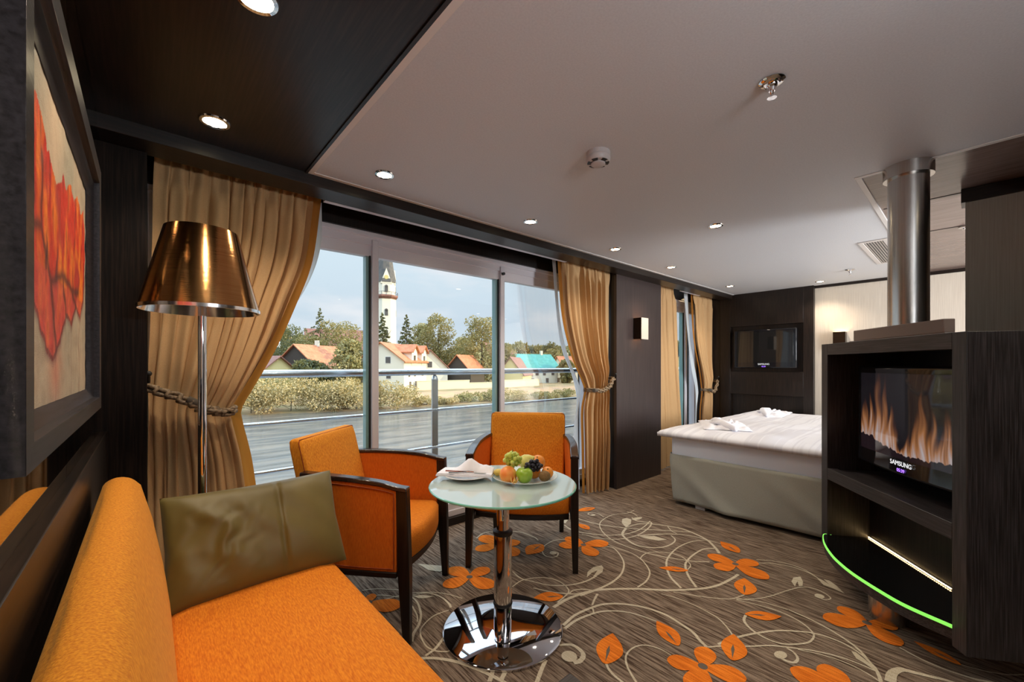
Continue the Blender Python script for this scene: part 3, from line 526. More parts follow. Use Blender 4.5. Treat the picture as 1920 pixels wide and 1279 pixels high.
gh('house', 858, 95, 885, 101, Wd=7, hw=3.8, hr=3.6, wm='h_dark', rm='roof_red', label='small dark barn with bright orange roof')
gh('house', 966, 118, 1030, 124, Wd=9, hw=4.6, hr=3.6, wm='h_white', rm='roof_teal', label='long house under teal roof sheeting', wins=[(x, 2.3, 1, 1.3) for x in (2, 4.5, 7, 10, 13)]+[(x, .2, 1, 1.3) for x in (3, 8, 12)], chimney=9)
gh('house', 957, 105, 975, 116, Wd=6.5, hw=3.0, hr=4.1, wm='h_yellow', rm='roof_brown', label='yellow gable house in front of the teal roof')
gh('house', 1046, 128, 1120, 132, Wd=10, hw=4.2, hr=3.6, wm='h_white', rm='roof_red', label='white house with orange roof by the right curtain', wins=[(x, 1.8, 1, 1.3) for x in (3, 6, 9)], chimney=3)
gh('house', 1275, 150, 1325, 156, Wd=10, hw=4.0, hr=5, wm='h_yellow', rm='roof_slate', label='low house with dark blue grey roof seen past the bed', wins=[(x, 1.6, 1, 1.3) for x in (2, 4, 6)])
gh('house', 902, 150, 915, 156, Wd=9, hw=8, hr=6, wm='h_yellow', rm='roof_brown', label='pale yellow gable between the trees on the hill')
gh('house', 950, 150, 962, 160, Wd=8, hw=7, hr=4, wm='h_yellow', rm='roof_brown', label='small yellow gable behind the window mullion')
# church
ch = at(723, 150, -3.5); ct = empty('church', ch, -.35, label='white octagonal church tower with pointed slate spire', cat='church')
def octa(r, z): return [(r*math.cos(PI/8+k*PI/4), r*math.sin(PI/8+k*PI/4), z) for k in range(8)]
k = MB(); k.box(-4.6, 4.6, -4.6, 4.6, -2, 12); k.loft([octa(3.9, 12), octa(3.75, 29)]); k.build('tower', 'h_white', ct)
k = MB(); k.loft([octa(3.9, 28.6), octa(4.5, 29.3), octa(4.5, 29.9), octa(3.7, 30)]); k.build('gallery', 'roof_brown', ct)
k = MB()
for i in range(16):
    a = i*PI/8; k.tube([(4.3*math.cos(a), 4.3*math.sin(a), 29.9), (4.3*math.cos(a), 4.3*math.sin(a), 31)], .06, 4)
k.tube([(4.3*math.cos(i*PI/8), 4.3*math.sin(i*PI/8), 31) for i in range(17)], .07, 4); k.build('gallery_railing', 'h_win', ct)
k = MB(); k.loft([octa(3.6, 29.9), octa(3.6, 35)])
for i in range(4):
    X = Matrix.Rotation(i*PI/2+PI/8*0, 4, 'Z'); k.loft([[(3.4, -2.0, 34), (3.4, 2.0, 34), (3.4, 0, 39.5)], [(.2, -2.0, 34), (.2, 2.0, 34), (.2, 0, 39.5)]], X=X)
k.build('belfry', 'h_white', ct)
for i in range(4):
    k = MB(); X = Matrix.Rotation(i*PI/2, 4, 'Z'); k.lathe([(.75, 0), (.75, .1)], 20, X=X @ Matrix.Translation((3.42, 0, 36.2)) @ Matrix.Rotation(PI/2, 4, 'Y')); k.build('clock_face', 'gold', ct)
k = MB(); k.loft([octa(3.9, 34.6), octa(2.9, 40), octa(1.2, 52), octa(.1, 62)]); k.build('spire', 'roof_slate', ct)
for i in range(4):
    for z in (31, 22.5, 15):
        if z < 30 and i % 2: pass
        k = MB(); X = Matrix.Rotation(i*PI/2, 4, 'Z'); rr = 3.56 if z > 30 else 3.68
        k.box(rr-.3, rr+.0, -.55, .55, z, z+1.9, X=X); k.lathe([(.55, rr-.3), (.55, rr+.0)], 16, X=X @ Matrix.Translation((0, 0, z+1.9)) @ Matrix.Rotation(PI/2, 4, 'Y')); k.build('window', 'h_win', ct)
k = MB(); pent = [(-6, -2), (6, -2), (6, 8.5), (0, 16.5), (-6, 8.5)]; X = Matrix.Rotation(math.radians(165)+.35, 4, 'Z')
k.loft([[(4, y, z) for y, z in pent], [(26, y, z) for y, z in pent]], X=X); k.build('nave', 'h_white', ct)
k = MB()
for sg in (-1, 1):
    a = [(0, 16.6), (sg*6.6, 8.0), (sg*6.6, 8.4), (0, 17.1)]; k.loft([[(4, y, z) for y, z in a], [(26.5, y, z) for y, z in a]], X=X)
k.build('nave_roof', 'roof_brown', ct)
# garden walls along the bank
for (p0, d0, p1, d1, h, lab) in ((430, 76, 700, 79, 1.3, 'long pale yellow garden wall behind the willows'), (782, 84, 880, 90, 1.9, 'pale garden wall in front of the orange barn'), (880, 90, 940, 94, 1.3, 'low garden wall left of the right mullion'), (942, 94, 1010, 102, 1.7, 'pale garden wall below the yellow gable house')):
    a = at(p0, d0, -4.5); b = at(p1, d1, -4.5); k = MB(); L_ = (b-a).length
    k.box(0, L_, -.15, .15, -.5, h+.5); k.box(-.05, L_+.05, -.22, .22, h+.5, h+.58); o = k.build('garden_wall', 'h_wall', bevel=.01); o.location = a; o.rotation_euler = (0, 0, ang(a, b)); tag(o, lab, 'wall', kind='thing')
k = MB(); k.tube([(0, 0, -1), (0, 0, 9)], .08, 6)
for z, l in ((8.7, 1.1), (7.6, 1.6), (6.6, 1.1), (5.8, .7)): k.tube([(-l, 0, z), (l, 0, z)], .05, 4)
o = k.build('antenna_mast', 'h_win'); o.location = at(802, 100, -2.2); tag(o, 'rooftop antenna mast with cross bars above the houses', 'antenna')
# bushes and trees: px, depth, height, width
def gz(p): return max(-5.0, bankz(p.x, p.y))
sd_ = 0
for px, d, h, w, mt, lab in ((470, 52.5, 5.4, 7.5, 'leaf_gold', 'golden willow bush next to the left curtain'), (545, 54.5, 5.9, 8.5, 'leaf_gold', 'largest golden willow bush on the river edge'), (612, 56, 4.9, 7, 'leaf_gold', 'willow bush above the left armchair'), (668, 57, 5.4, 7.5, 'leaf_gold', 'willow bush left of the first mullion'), (738, 59.5, 5.1, 8, 'leaf_gold', 'golden willow bush right of the first mullion'), (640, 63, 4.2, 7, 'leaf_gold', 'willow bush behind the others by the yellow wall'), (505, 60, 5.0, 8, 'leaf_olive', 'olive bush behind the willow by the curtain')):
    sd_ += 1; p = at(px, d); p.z = gz(p)-.3
    tree('willow_bush', p, h, w, mt, sd_, 5200, .13, lab, 'bush', 'willow bushes on the far bank', kind='bush')
for px, d, h, w, mt, lab in ((800, 63, 1.9, 6, 'leaf_gold', 'low yellow bush by the water left of the railing post'), (836, 65, 1.6, 5, 'leaf_gold', 'lowest bush beside the railing post'), (882, 68, 2.3, 6, 'leaf_olive', 'low green bush left of the second mullion'), (918, 70, 2.4, 4.5, 'leaf_olive', 'green bush at the foot of the second mullion'), (962, 72, 2.8, 6, 'leaf_gold', 'yellow green bush right of the second mullion'), (1020, 76, 1.8, 7, 'leaf_olive', 'low green reeds by the water'), (1060, 80, 1.8, 7, 'leaf_olive', 'low green reeds beside the right curtain')):
    sd_ += 1; p = at(px, d); p.z = gz(p)-.2
    tree('shore_bush', p, h, w, mt, sd_, 2200, .11, lab, 'bush', 'low bushes along the water', kind='bush')
T = [(600, 118, 22, 12, 'leaf_dark', 'con', 'spruce rising above the left trees'), (717, 90, 17, 8, 'leaf_dark', 'con', 'dark spruce in front of the church tower'), (762, 98, 17.5, 9, 'leaf_dark', 'con', 'dark spruce right of the church tower'),
 (545, 120, 16, 18, 'leaf_dark', 'round', 'dark round tree behind the timber house'), (640, 112, 17, 16, 'leaf_mid', 'round', 'broad tree left of the church roof'), (585, 112, 13, 14, 'leaf_mid', 'round', 'round tree below the tall spruce'),
 (658, 80, 10, 8.5, 'leaf_olive', 'round', 'olive tree beside the red roof'), (585, 77, 5.5, 9, 'leaf_dark', 'round', 'dark bushy tree before the timber house'), (512, 82, 6.5, 4.0, 'leaf_olive', 'round', 'slim tree next to the curtain'),
 (822, 108, 18.5, 13, 'leaf_mid', 'round', 'tall birch like tree above the white gable house'), (795, 112, 16.5, 10, 'leaf_olive', 'round', 'loose tree left of the tall birch'), (903, 104, 17.5, 13.5, 'leaf_mid', 'round', 'tallest leafy tree beside the right mullion'), (872, 118, 13, 10, 'leaf_olive', 'round', 'smaller tree left of the tallest tree'), (940, 112, 11, 9, 'leaf_mid', 'round', 'tree just right of the second mullion'),
 (1062, 118, 6.5, 6, 'leaf_mid', 'round', 'small tree before the orange roof'), (735, 120, 10, 10, 'leaf_mid', 'round', 'round tree at the foot of the church'), (700, 118, 10, 10, 'leaf_mid', 'round', 'round tree by the church nave')]
for i, (px, d, h, w, mt, kd, lab) in enumerate(T):
    p = at(px, d); p.z = min(gz(p), -3.6) if d < 125 else gz(p)
    tree('spruce_tree' if kd == 'con' else 'leafy_tree', p, h, w, mt, 100+i, 6000 if kd == 'con' else 7500, .24 if kd == 'con' else .25, lab, 'tree', None, .04, kd)
# wooded hill: crowns in rows, copied
protos = [tree('hill_tree', (0, 0, 0), 11, 12, q, 300+i, 1500, .55, 'autumn green tree of the wooded hill behind the village', 'tree', 'trees on the wooded hill', .05) for i, q in enumerate(('leaf_mid', 'leaf_olive', 'leaf_mid', 'leaf_dark'))]
rnd = random.Random(5); used = [False]*4; hp = []
ORD = 'first second third fourth fifth sixth seventh eighth ninth tenth eleventh twelfth thirteenth fourteenth fifteenth sixteenth seventeenth eighteenth nineteenth'.split()
for i, px in enumerate(range(430, 720, 18)): hp.append((px, 190, 14+3*math.sin(px*.05), ORD[i]+' hill tree from the left in the row behind the timber house'))
for i, px in enumerate(range(720, 960, 17)): hp.append((px, 200, 9.0, ORD[i]+' hill tree from the left in the row between church and second mullion'))
for i, px in enumerate(range(945, 1110, 13)): hp.append((px, 190, 11.5-(px-945)*.022, ORD[i]+' hill tree from the left on the skyline above the teal roof'))
for i, px in enumerate(range(950, 1110, 18)): hp.append((px, 165, 6, ORD[i]+' hill tree from the left in the lower row behind the teal roof'))
for i, px in enumerate(range(1270, 1330, 9)): hp.append((px, 260, 15, ORD[i]+' hill tree from the left in the view through the narrow window'))
for px, d, ztop, lab in hp:
    i = rnd.randrange(4); d += rnd.uniform(-8, 8); p = at(px+rnd.uniform(-4, 4), d); ztop += rnd.uniform(-1.5, 1.5)
    t_ = protos[i] if not used[i] else copy_tree(protos[i]); used[i] = True; t_['label'] = lab
    g_ = gz(p)-.5; s_ = (ztop-g_)/11; t_.location = (p.x, p.y, g_); t_.scale = (.85, .85, s_); t_.rotation_euler = (0, 0, rnd.uniform(0, 6))
# ================================================================ CURTAINS
def tabf(tab, t):
    if t <= tab[0][0]: return tab[0][1]
    for (a, x), (b, y) in zip(tab, tab[1:]):
        if t <= b:
            u = (t-a)/(b-a); return x+(y-x)*u
    return tab[-1][1]
def smooth_tab(tab):
    P = catmull([Vector((a, b, 0)) for a, b in tab], 6); return [(p.x, p.y) for p in P]
def curtain(name, label, left, right, yc, nf, seed, tie=None, hook=None, lining=None, amp=.028, sheer=None, group='tan curtains tied beside the windows'):
    """left / right: tables height -> x of the two edges; folds run down the cloth"""
    root = empty(name, (0, yc, 0), label=label, cat='curtain', group=group)
    zs = [a for a, b in left]; z0, z1 = min(zs), max(zs)
    lt = smooth_tab(sorted(left)); rt = smooth_tab(sorted(right))
    top_w = abs(tabf(rt, z1)-tabf(lt, z1))
    rg = random.Random(seed); ph = [rg.uniform(0, 6) for _ in range(8)]
    def fn(u, v, off=0.0):
        z = z0+(z1-z0)*(1-v); a, b = tabf(lt, z), tabf(rt, z); wd = abs(b-a)
        # fold phase is irregular across the cloth
        uu = u+.030*math.sin(8*u+ph[0])+.014*math.sin(17*u+ph[1])+.010*math.sin(5*u+z*1.6+ph[5])
        gather = min(1.9, (top_w/max(wd, .05))**.5)
        near_top = max(0, (z-(z1-.16))/.16)
        A = amp*gather*(1-.55*near_top)
        fo = 1-2*abs(math.sin(PI*nf*uu+ph[6]))**.85; pl = 1-2*abs(math.sin(PI*nf*1.8*uu))**1.2
        lo_ = 1-near_top*.7
        y = A*(fo*lo_*(.75+.45*math.sin(4*u+ph[3]+z*.9))+.22*lo_*math.cos(2*PI*nf*2.3*uu+ph[2]+z*1.9)+.80*pl*min(1, near_top*1.6))
        x = a+(b-a)*u+.35*A*math.sin(2*PI*nf*uu+ph[4])*(1 if 0.02 < u < .98 else 0)
        y += -.010*near_top*max(0, math.cos(2*PI*nf*1.8*uu))
        if tie:
            q = math.exp(-((z-tabf(tie, u))/.085)**2); y *= (1-.45*q)
            q2 = max(0, 1-abs(z-tabf(tie, u)-.12)/.22); y -= .022*q2*math.sin(PI*u)
        x += .006*mn.noise(Vector((u*6, z*3, seed)))
        y += .010*mn.noise(Vector((u*7, z*2.2, seed+3)))
        return (x, y+off, z)
    nu = max(90, nf*14)
    m = MB(); m.grid(fn, nu, 90); m.build('curtain_cloth', 'tan', root, smooth='all', fixn=False)
    if lining:   # turned-back orange lining along the open edge
        s0, s1, dx = lining
        def lf(u, v):
            z = z0+(z1-z0)*(1-v); a, b = tabf(lt, z), tabf(rt, z); e_ = b if s0 == 'r' else a; sg = 1 if s0 == 'r' else -1
            ww = s1*(.55+.45*min(1, abs(b-a)/top_w)); k_ = e_+sg*dx-sg*ww*(1-u)*1.0
            return (k_, .045+.010*math.cos(7*u+z*3)-.035*u, z)
        m = MB(); m.grid(lf, 14, 60); m.build('lining', 'lining', root, smooth='all', fixn=False)
    if sheer:
        s0, tab = sheer; st = smooth_tab(sorted(tab))
        def sf(u, v):
            z = z0+.02+(z1-z0-.02)*(1-v); e_ = tabf(rt if s0 == 'r' else lt, z); b = tabf(st, z)
            return (e_+(b-e_)*u if abs(b-e_) > .004 else e_, .075+.010*math.sin(14*u+z), z)
        m = MB(); m.grid(sf, 16, 60); m.build('sheer', 'sheer', root, smooth='all', fixn=False)
    if tie:
        tb = MB()
        for s_ in range(3):
            pts = []
            for i in range(41):
                u = i/40; zc = tabf(tie, u); x, y, _ = fn(u, (z1-zc)/(z1-z0)); yy = -.072-.014*math.sin(PI*u)
                a_ = 16*u+s_*2.1; pts.append((x, yy+.012*math.cos(a_), zc+.012*math.sin(a_)))
            e0 = pts[0]; e1 = pts[-1]
            pts = [(e0[0]-.012, .03, e0[2])]+[(e0[0]-.016, -.03, e0[2])]+pts+[(e1[0]+.016, -.03, e1[2]), (e1[0]+.012, .03, e1[2])]
            tb.tube(pts, .0095, 7)
        t_ = tb.build('tieback', 'rope', root, smooth='all')
        if hook:
            k_ = MB(); hx, hz, kn = hook
            k_.tube([(hx, .0, hz), (hx, -.06, hz), (hx, -.085, hz+.03)], .007, 8); k_.ball((hx, -.085, hz+.035), .012); k_.build('hook', 'black', root, smooth=True)
            i_ = kn; x, y, _ = fn(i_, (z1-tabf(tie, i_))/(z1-z0))
            sl = (tabf(tie, i_+.05)-tabf(tie, i_-.05))/max(.02, (fn(i_+.05, .5)[0]-fn(i_-.05, .5)[0]))
            k_ = MB(); k_.tube([(x-.022, -.088, tabf(tie, i_)-.022*sl), (x+.022, -.088, tabf(tie, i_)+.022*sl)], .0175, 12); k_.build('knot', 'trunk', t_, smooth=True)
    return root
TOP = 2.095
curtain('curtain', 'wide tan curtain tied back behind the floor lamp',
    [(.01, -.0), (.5, .0), (1.05, .005), (1.5, .012), (TOP, .022)],
    [(.01, .42), (.35, .385), (.70, .345), (.90, .305), (.97, .300), (1.06, .345), (1.27, .452), (1.5, .545), (1.75, .628), (TOP, .672)],
    2.37, 10, 3, tie=[(0, 1.085), (.35, 1.03), (.6, .985), (.9, .962), (1, .97)], hook=(.004, 1.11, .42), lining=('r', .085, .045), amp=.030,
    sheer=('r', [(.01, .44), (.9, .34), (1.3, .49), (1.62, .66), (1.85, .73), (TOP, .735)]))
curtain('curtain', 'tan curtain tied back between the big window and the dark panel',
    [(.012, 2.99), (.40, 2.975), (.75, 2.96), (.90, 2.995), (.96, 3.005), (1.06, 2.95), (1.25, 2.83), (1.6, 2.71), (TOP, 2.655)],
    [(.012, 3.27), (.4, 3.30), (.8, 3.305), (1.0, 3.315), (1.4, 3.325), (TOP, 3.33)],
    2.35, 7, 8, tie=[(0, .955), (.35, .945), (.7, .975), (1, 1.05)], hook=(3.325, 1.06, .0), lining=('l', .09, .035), amp=.034,
    sheer=('l', [(.03, 2.90), (.6, 2.915), (.85, 2.955), (1.1, 2.88), (1.4, 2.72), (TOP, 2.62)]))
curtain('curtain', 'untied tan curtain hanging behind the bed corner',
    [(.012, 4.19), (1.0, 4.19), (TOP, 4.19)], [(.012, 4.88), (.6, 4.83), (1.3, 4.74), (TOP, 4.66)],
    2.37, 4, 12, lining=None, amp=.036)
curtain('curtain', 'tan curtain tied back in the corner next to the television wall',
    [(.012, 5.42), (.55, 5.42), (.80, 5.47), (.86, 5.47), (1.1, 5.40), (1.5, 5.24), (TOP, 5.17)],
    [(.012, 5.73), (1.0, 5.73), (TOP, 5.73)],
    2.37, 4, 17, tie=[(0, .86), (.4, .83), (.75, .87), (1, .97)], hook=(5.725, .99, .0), lining=('l', .10, .03), amp=.032,
    sheer=('l', [(.03, 5.36), (.8, 5.42), (1.2, 5.28), (TOP, 5.08)]))
# ================================================================ CEILING FITTINGS
def downlight(x, y, z, r, label, power, warm):
    t = empty('downlight', (x, y, z), label=label, cat='downlight', group='recessed ceiling downlights')
    k = MB(); n = 28
    pr = [(r+.014, .0), (r+.012, -.005), (r+.002, -.006), (r, -.001), (r, .0)]
    rings = [[(a*math.cos(2*PI*i/n), a*math.sin(2*PI*i/n), b) for i in range(n)] for a, b in pr]; k.loft(rings, False); k.build('ring', 'chrome', t, smooth=True)
    k = MB(); k.lathe([(r, -.0005), (r*.9, -.0035), (r*.5, -.005), (.002, -.0055)], 24); k.build('lamp_face', 'bulb', t, smooth=True)
    ld = bpy.data.lights.new('lamp', 'SPOT'); ld.energy = power; ld.color = warm; ld.spot_size = 2.2; ld.spot_blend = .75; ld.shadow_soft_size = .03
    lo = bpy.data.objects.new('lamp', ld); COL.objects.link(lo); lo.parent = t; lo.location = (0, 0, -.02)
WARM = (1, .84, .66)
for x, lab in ((.855, 'downlight nearest the wood ceiling in the row along the windows'), (1.835, 'second downlight of the window row, above the right armchair'), (2.77, 'third downlight of the window row, above the second curtain'), (3.67, 'fourth downlight of the window row, above the wall sconce'), (5.06, 'last downlight of the window row, above the bed corner')):
    downlight(x, 1.89, CEIL, .032, lab, DL, WARM)
downlight(.191, 1.905, CEIL, .036, 'downlight in the dark wood ceiling above the floor lamp', DLW, WARM)
downlight(.205, 1.195, CEIL, .036, 'downlight in the dark wood ceiling cut by the top of the photo', DLW, WARM)
downlight(2.80, 1.135, CEIL, .032, 'lone downlight in the middle of the white ceiling', DL, WARM)
downlight(5.52, 1.13, CEIL, .032, 'downlight in front of the dark television panel', DL, WARM)
for x, y, lab in ((.2, .3, 'added unseen downlight in the wood ceiling right above the sofa'), (1.0, -.6, 'added unseen downlight behind the camera near the mirror'), (2.0, -.6, 'added unseen downlight before the light blocking wall'), (4.4, -.6, 'added unseen downlight above the head of the bed'), (5.3, -.9, 'added unseen downlight by the far bedroom corner')):  # extra downlights added out of view to light the room
    downlight(x, y, CEIL, .032, lab, DL, WARM)
def sprinkler(x, y, label):
    t = empty('sprinkler', (x, y, CEIL), label=label, cat='sprinkler', group='ceiling sprinklers')
    k = MB(); k.lathe([(.036, 0), (.038, -.003), (.030, -.010), (.020, -.012)], 24); k.build('escutcheon', 'chrome', t, smooth=True)
    k = MB(); k.lathe([(.016, -.008), (.016, -.018), (.011, -.022), (.009, -.034)], 16)
    for s_ in (-1, 1): k.tube([(s_*.009, 0, -.03), (s_*.012, 0, -.042), (s_*.004, 0, -.052)], .0022, 6)
    k.build('body', 'chrome', t, smooth=True)
    k = MB(); k.lathe([(.004, -.045), (.004, -.052), (.014, -.053), (.014, -.055), (.003, -.056)], 16); k.build('deflector', 'chrome', t, smooth=True)
sprinkler(1.512, .437, 'chrome sprinkler head on the ceiling near the camera'); sprinkler(5.05, .80, 'small sprinkler head far back above the bed')
t = empty('smoke_detector', (1.462, 1.085, CEIL), label='round off-white smoke detector on the ceiling', cat='smoke detector')
k = MB(); k.lathe([(.052, 0), (.052, -.018), (.050, -.020), (.052, -.022), (.052, -.034), (.046, -.042), (.034, -.044), (.032, -.038), (.018, -.038), (.018, -.038)], 40); k.build('housing', 'plastic', t, smooth=True)
k = MB(); k.lathe([(.030, -.038), (.031, -.050), (.026, -.054), (.002, -.055)], 32); k.build('cap', 'plastic', t, smooth=True)
k = MB()
for i in range(6): a0 = i*PI/3; k.loft([[(q*math.cos(a0+b), q*math.sin(a0+b), z) for q, z in ((.0315, -.041), (.0465, -.0425), (.0465, -.0445), (.0315, -.0465))] for b in (0, .2, .4, .6)])
k.build('slots', 'black', t)
t = empty('air_vent', (4.47, .505, CEIL), label='pale slatted air vent in the ceiling left of the flue', cat='vent')
k = MB()
for a in ((-.48, .48, -.085, -.055), (-.48, .48, .055, .085), (-.48, -.44, -.055, .055), (.44, .48, -.055, .055)): k.box(a[0], a[1], a[2], a[3], -.007, 0)
k.build('frame', 'vent', t, bevel=.002)
k = MB(); k.box(-.44, .44, -.055, .055, -.0015, 0); k.build('backing', 'black', t)
k = MB()
for i in range(7): y = -.046+i*.0153; k.add([(-.44, y-.005, -.006), (.44, y-.005, -.006), (.44, y+.005, -.0015), (-.44, y+.005, -.0015), (-.44, y-.005, -.0045), (.44, y-.005, -.0045)], [(0, 1, 2, 3), (0, 3, 4), (1, 5, 2), (4, 5, 1, 0), (3, 2, 5, 4)])
k.build('slats', 'vent', t)
for x, y, lab in ((4.05, .05, 'small chrome fitting in the veneer ceiling nearer the flue'), (5.05, -.12, 'small chrome fitting in the veneer ceiling further back')):
    k = MB(); k.lathe([(.028, 0), (.028, -.008), (.012, -.012), (.01, -.02)], 20); o = k.build('ceiling_fitting', 'chrome', smooth=True, loc=(x, y, CEIL)); tag(o, lab, 'ceiling fitting', 'chrome ceiling fittings')
# ================================================================ PAINTING
pt = empty('painting', (-.1355, 0, 0), label='framed abstract painting of red poppy shapes in a deep dark frame', cat='painting')
PY0, PY1, PZ0, PZ1 = .775, 1.60, 1.115, 1.655   # canvas
fw = .085
k = MB()
oy0, oy1, oz0, oz1 = .69, 1.672, 1.058, 1.735
def frame_side(a, b):   # a,b corner pairs outer / inner
    pass
prof = [(0, .0), (.0, .036), (.0, .0365), (.55, .036), (.60, .024), (1, .012), (1, 0)]   # (t toward the canvas, x)
cor = [((oy0, oz0), (PY0, PZ0)), ((oy1, oz0), (PY1, PZ0)), ((oy1, oz1), (PY1, PZ1)), ((oy0, oz1), (PY0, PZ1))]
rings = []
for (o1, i1) in cor+[cor[0]]:
    rings.append([(x, o1[0]+(i1[0]-o1[0])*t_, o1[1]+(i1[1]-o1[1])*t_) for t_, x in prof])
k.loft(rings, False); k.build('picture_frame', 'frame_wood', pt, bevel=.0015)
shape = [(.815, 1.50), (.868, 1.548), (.90, 1.575), (.944, 1.590), (.992, 1.578), (1.03, 1.54), (1.059, 1.556), (1.09, 1.53), (1.13, 1.52), (1.18, 1.537), (1.211, 1.562), (1.25, 1.535), (1.29, 1.56), (1.326, 1.569), (1.37, 1.55), (1.432, 1.59), (1.50, 1.56), (1.57, 1.59), (1.59, 1.487), (1.575, 1.367), (1.49, 1.29), (1.41, 1.315), (1.33, 1.262), (1.25, 1.278), (1.17, 1.225), (1.09, 1.19), (1.02, 1.205), (.95, 1.25), (.888, 1.30), (.84, 1.368), (.815, 1.44)]
def pip(x, y, P):
    c = False; j = len(P)-1
    for i in range(len(P)):
        if (P[i][1] > y) != (P[j][1] > y) and x < (P[j][0]-P[i][0])*(y-P[i][1])/(P[j][1]-P[i][1])+P[i][0]: c = not c
        j = i
    return c
def seg(px, py, a, b):
    ax, ay = a; bx, by = b; L2 = (bx-ax)**2+(by-ay)**2; t_ = max(0, min(1, ((px-ax)*(bx-ax)+(py-ay)*(by-ay))/L2)); return math.hypot(px-ax-t_*(bx-ax), py-ay-t_*(by-ay))
edges = list(zip(shape, shape[1:]+shape[:1]))
darks = [((.84, 1.37), (.98, 1.40)), ((.98, 1.40), (1.07, 1.33)), ((1.07, 1.33), (1.12, 1.21)), ((1.07, 1.33), (1.20, 1.36)), ((1.20, 1.36), (1.33, 1.34)), ((1.33, 1.34), (1.46, 1.36)), ((.98, 1.40), (.99, 1.52)), ((1.20, 1.36), (1.26, 1.27)), ((1.33, 1.34), (1.40, 1.32)), ((.9, 1.53), (.93, 1.43))]
def paint(y, z):
    n1 = mn.noise(Vector((y*5, z*5, 1))); n2 = mn.noise(Vector((y*30, z*9, 4))); n3 = mn.noise(Vector((y*70, z*70, 9)))
    c = Vector((.46, .37, .25))*(1+.30*n1+.10*n2+.05*n3)+Vector((.04, -.01, -.02))*n1
    for sx in (.86, 1.33, 1.47, 1.12):
        dd = abs(y-sx-.012*mn.noise(Vector((z*9, sx, 0)))); 
        if z < 1.27 and dd < .006: c = c.lerp(Vector((.16, .04, .03)), .75*(1-dd/.006))
    g = math.exp(-((y-1.12)**2+(z-1.17)**2)/.004); c = c.lerp(Vector((.62, .17, .09)), .6*g)
    yy = y+.012*n2; zz = z+.010*n1; ins = pip(yy, zz, shape); de = min(seg(yy, zz, a, b) for a, b in edges)
    if ins:
        k1 = mn.noise(Vector((y*22, z*7, 2)))*.5+.5; k2 = mn.noise(Vector((y*9, z*9, 7)))*.5+.5
        k3 = mn.noise(Vector((y*55, z*10, 5)))*.5+.5
        r_ = Vector((.60, .028, .010)).lerp(Vector((.86, .20, .015)), max(0, min(1, (k1-.42)*4)))
        r_ = r_.lerp(Vector((.85, .33, .03)), max(0, min(1, (k3-.60)*5))*max(0, min(1, (k2-.35)*3)))
        r_ = r_.lerp(Vector((.20, .02, .015)), max(0, min(1, (.36-k3)*6)))
        r_ = r_.lerp(Vector((.45, .03, .02)), max(0, min(1, (k2-.55)*4)))
        if z < 1.34: r_ = r_.lerp(Vector((.62, .07, .05)), .6)
        dk = min(seg(yy, zz, a, b) for a, b in darks); r_ = r_.lerp(Vector((.06, .012, .010)), .85*math.exp(-(dk/.011)**2))
        if z < 1.45 and de < .010: r_ = r_.lerp(Vector((.07, .02, .02)), .7)
        r_ = r_*(1+.25*n3); return r_
    if de < .016 and z < 1.42: c = c.lerp(Vector((.16, .05, .04)), .6*(1-de/.016))
    return c
k = MB(); nu, nv = 220, 150
def cf(u, v): y = PY0-.002+(PY1-PY0+.004)*u; z = PZ0-.002+(PZ1-PZ0+.004)*v; return (.010+.0015*mn.noise(Vector((y*25, z*25, 0))), y, z)
k.grid(cf, nu, nv)
o = k.build('canvas', 'canvas', pt, smooth='all', fixn=False)
ca = o.data.color_attributes.new('Col', 'FLOAT_COLOR', 'POINT')
buf = []
for v_ in k.v: c = paint(v_[1], v_[2]); buf += [max(0, c[0]), max(0, c[1]), max(0, c[2]), 1]
ca.data.foreach_set('color', buf)
# ================================================================ FLOOR LAMP
t = empty('floor_lamp', (.155, 1.93, 0), label='floor lamp with a ribbed bronze shade and chrome pole', cat='lamp')
k = MB(); k.lathe([(.14, 0), (.14, .012), (.13, .018), (.02, .02)], 40); k.build('base', 'chrome', t, smooth=True)
k = MB(); k.tube([(0, 0, .018), (0, 0, 1.40)], .0135, 20); k.build('pole', 'chrome', t, smooth=True)
k = MB(); n = 96; zb, zt_, rb, rt_ = 1.385, 1.683, .186, .113
k.loft([[(r*math.cos(2*PI*i/n), r*math.sin(2*PI*i/n), z) for i in range(n)] for r, z in ((rb, zb), (rt_, zt_))], False); k.build('lamp_shade', 'shade', t, smooth='all')
k = MB(); k.loft([[(r*math.cos(2*PI*i/n), r*math.sin(2*PI*i/n), z) for i in range(n)] for r, z in ((rb+.0015, zb+.008), (rb+.002, zb-.004), (rb-.003, zb-.004), (rt_-.003, zt_))], False); k.build('shade_lining', 'shade_in', t, smooth=True)
k = MB()
for i in range(3):
    a = i*2*PI/3; k.tube([(0, 0, 1.40), (rt_*.98*math.cos(a), rt_*.98*math.sin(a), zt_-.02)], .003, 6)
k.build('shade_carrier', 'chrome', t, smooth=True)
k = MB(); k.lathe([(.016, 1.40), (.016, 1.44), (.03, 1.47), (.03, 1.51), (.012, 1.535)], 16); k.build('bulb', 'porcelain', t, smooth=True)
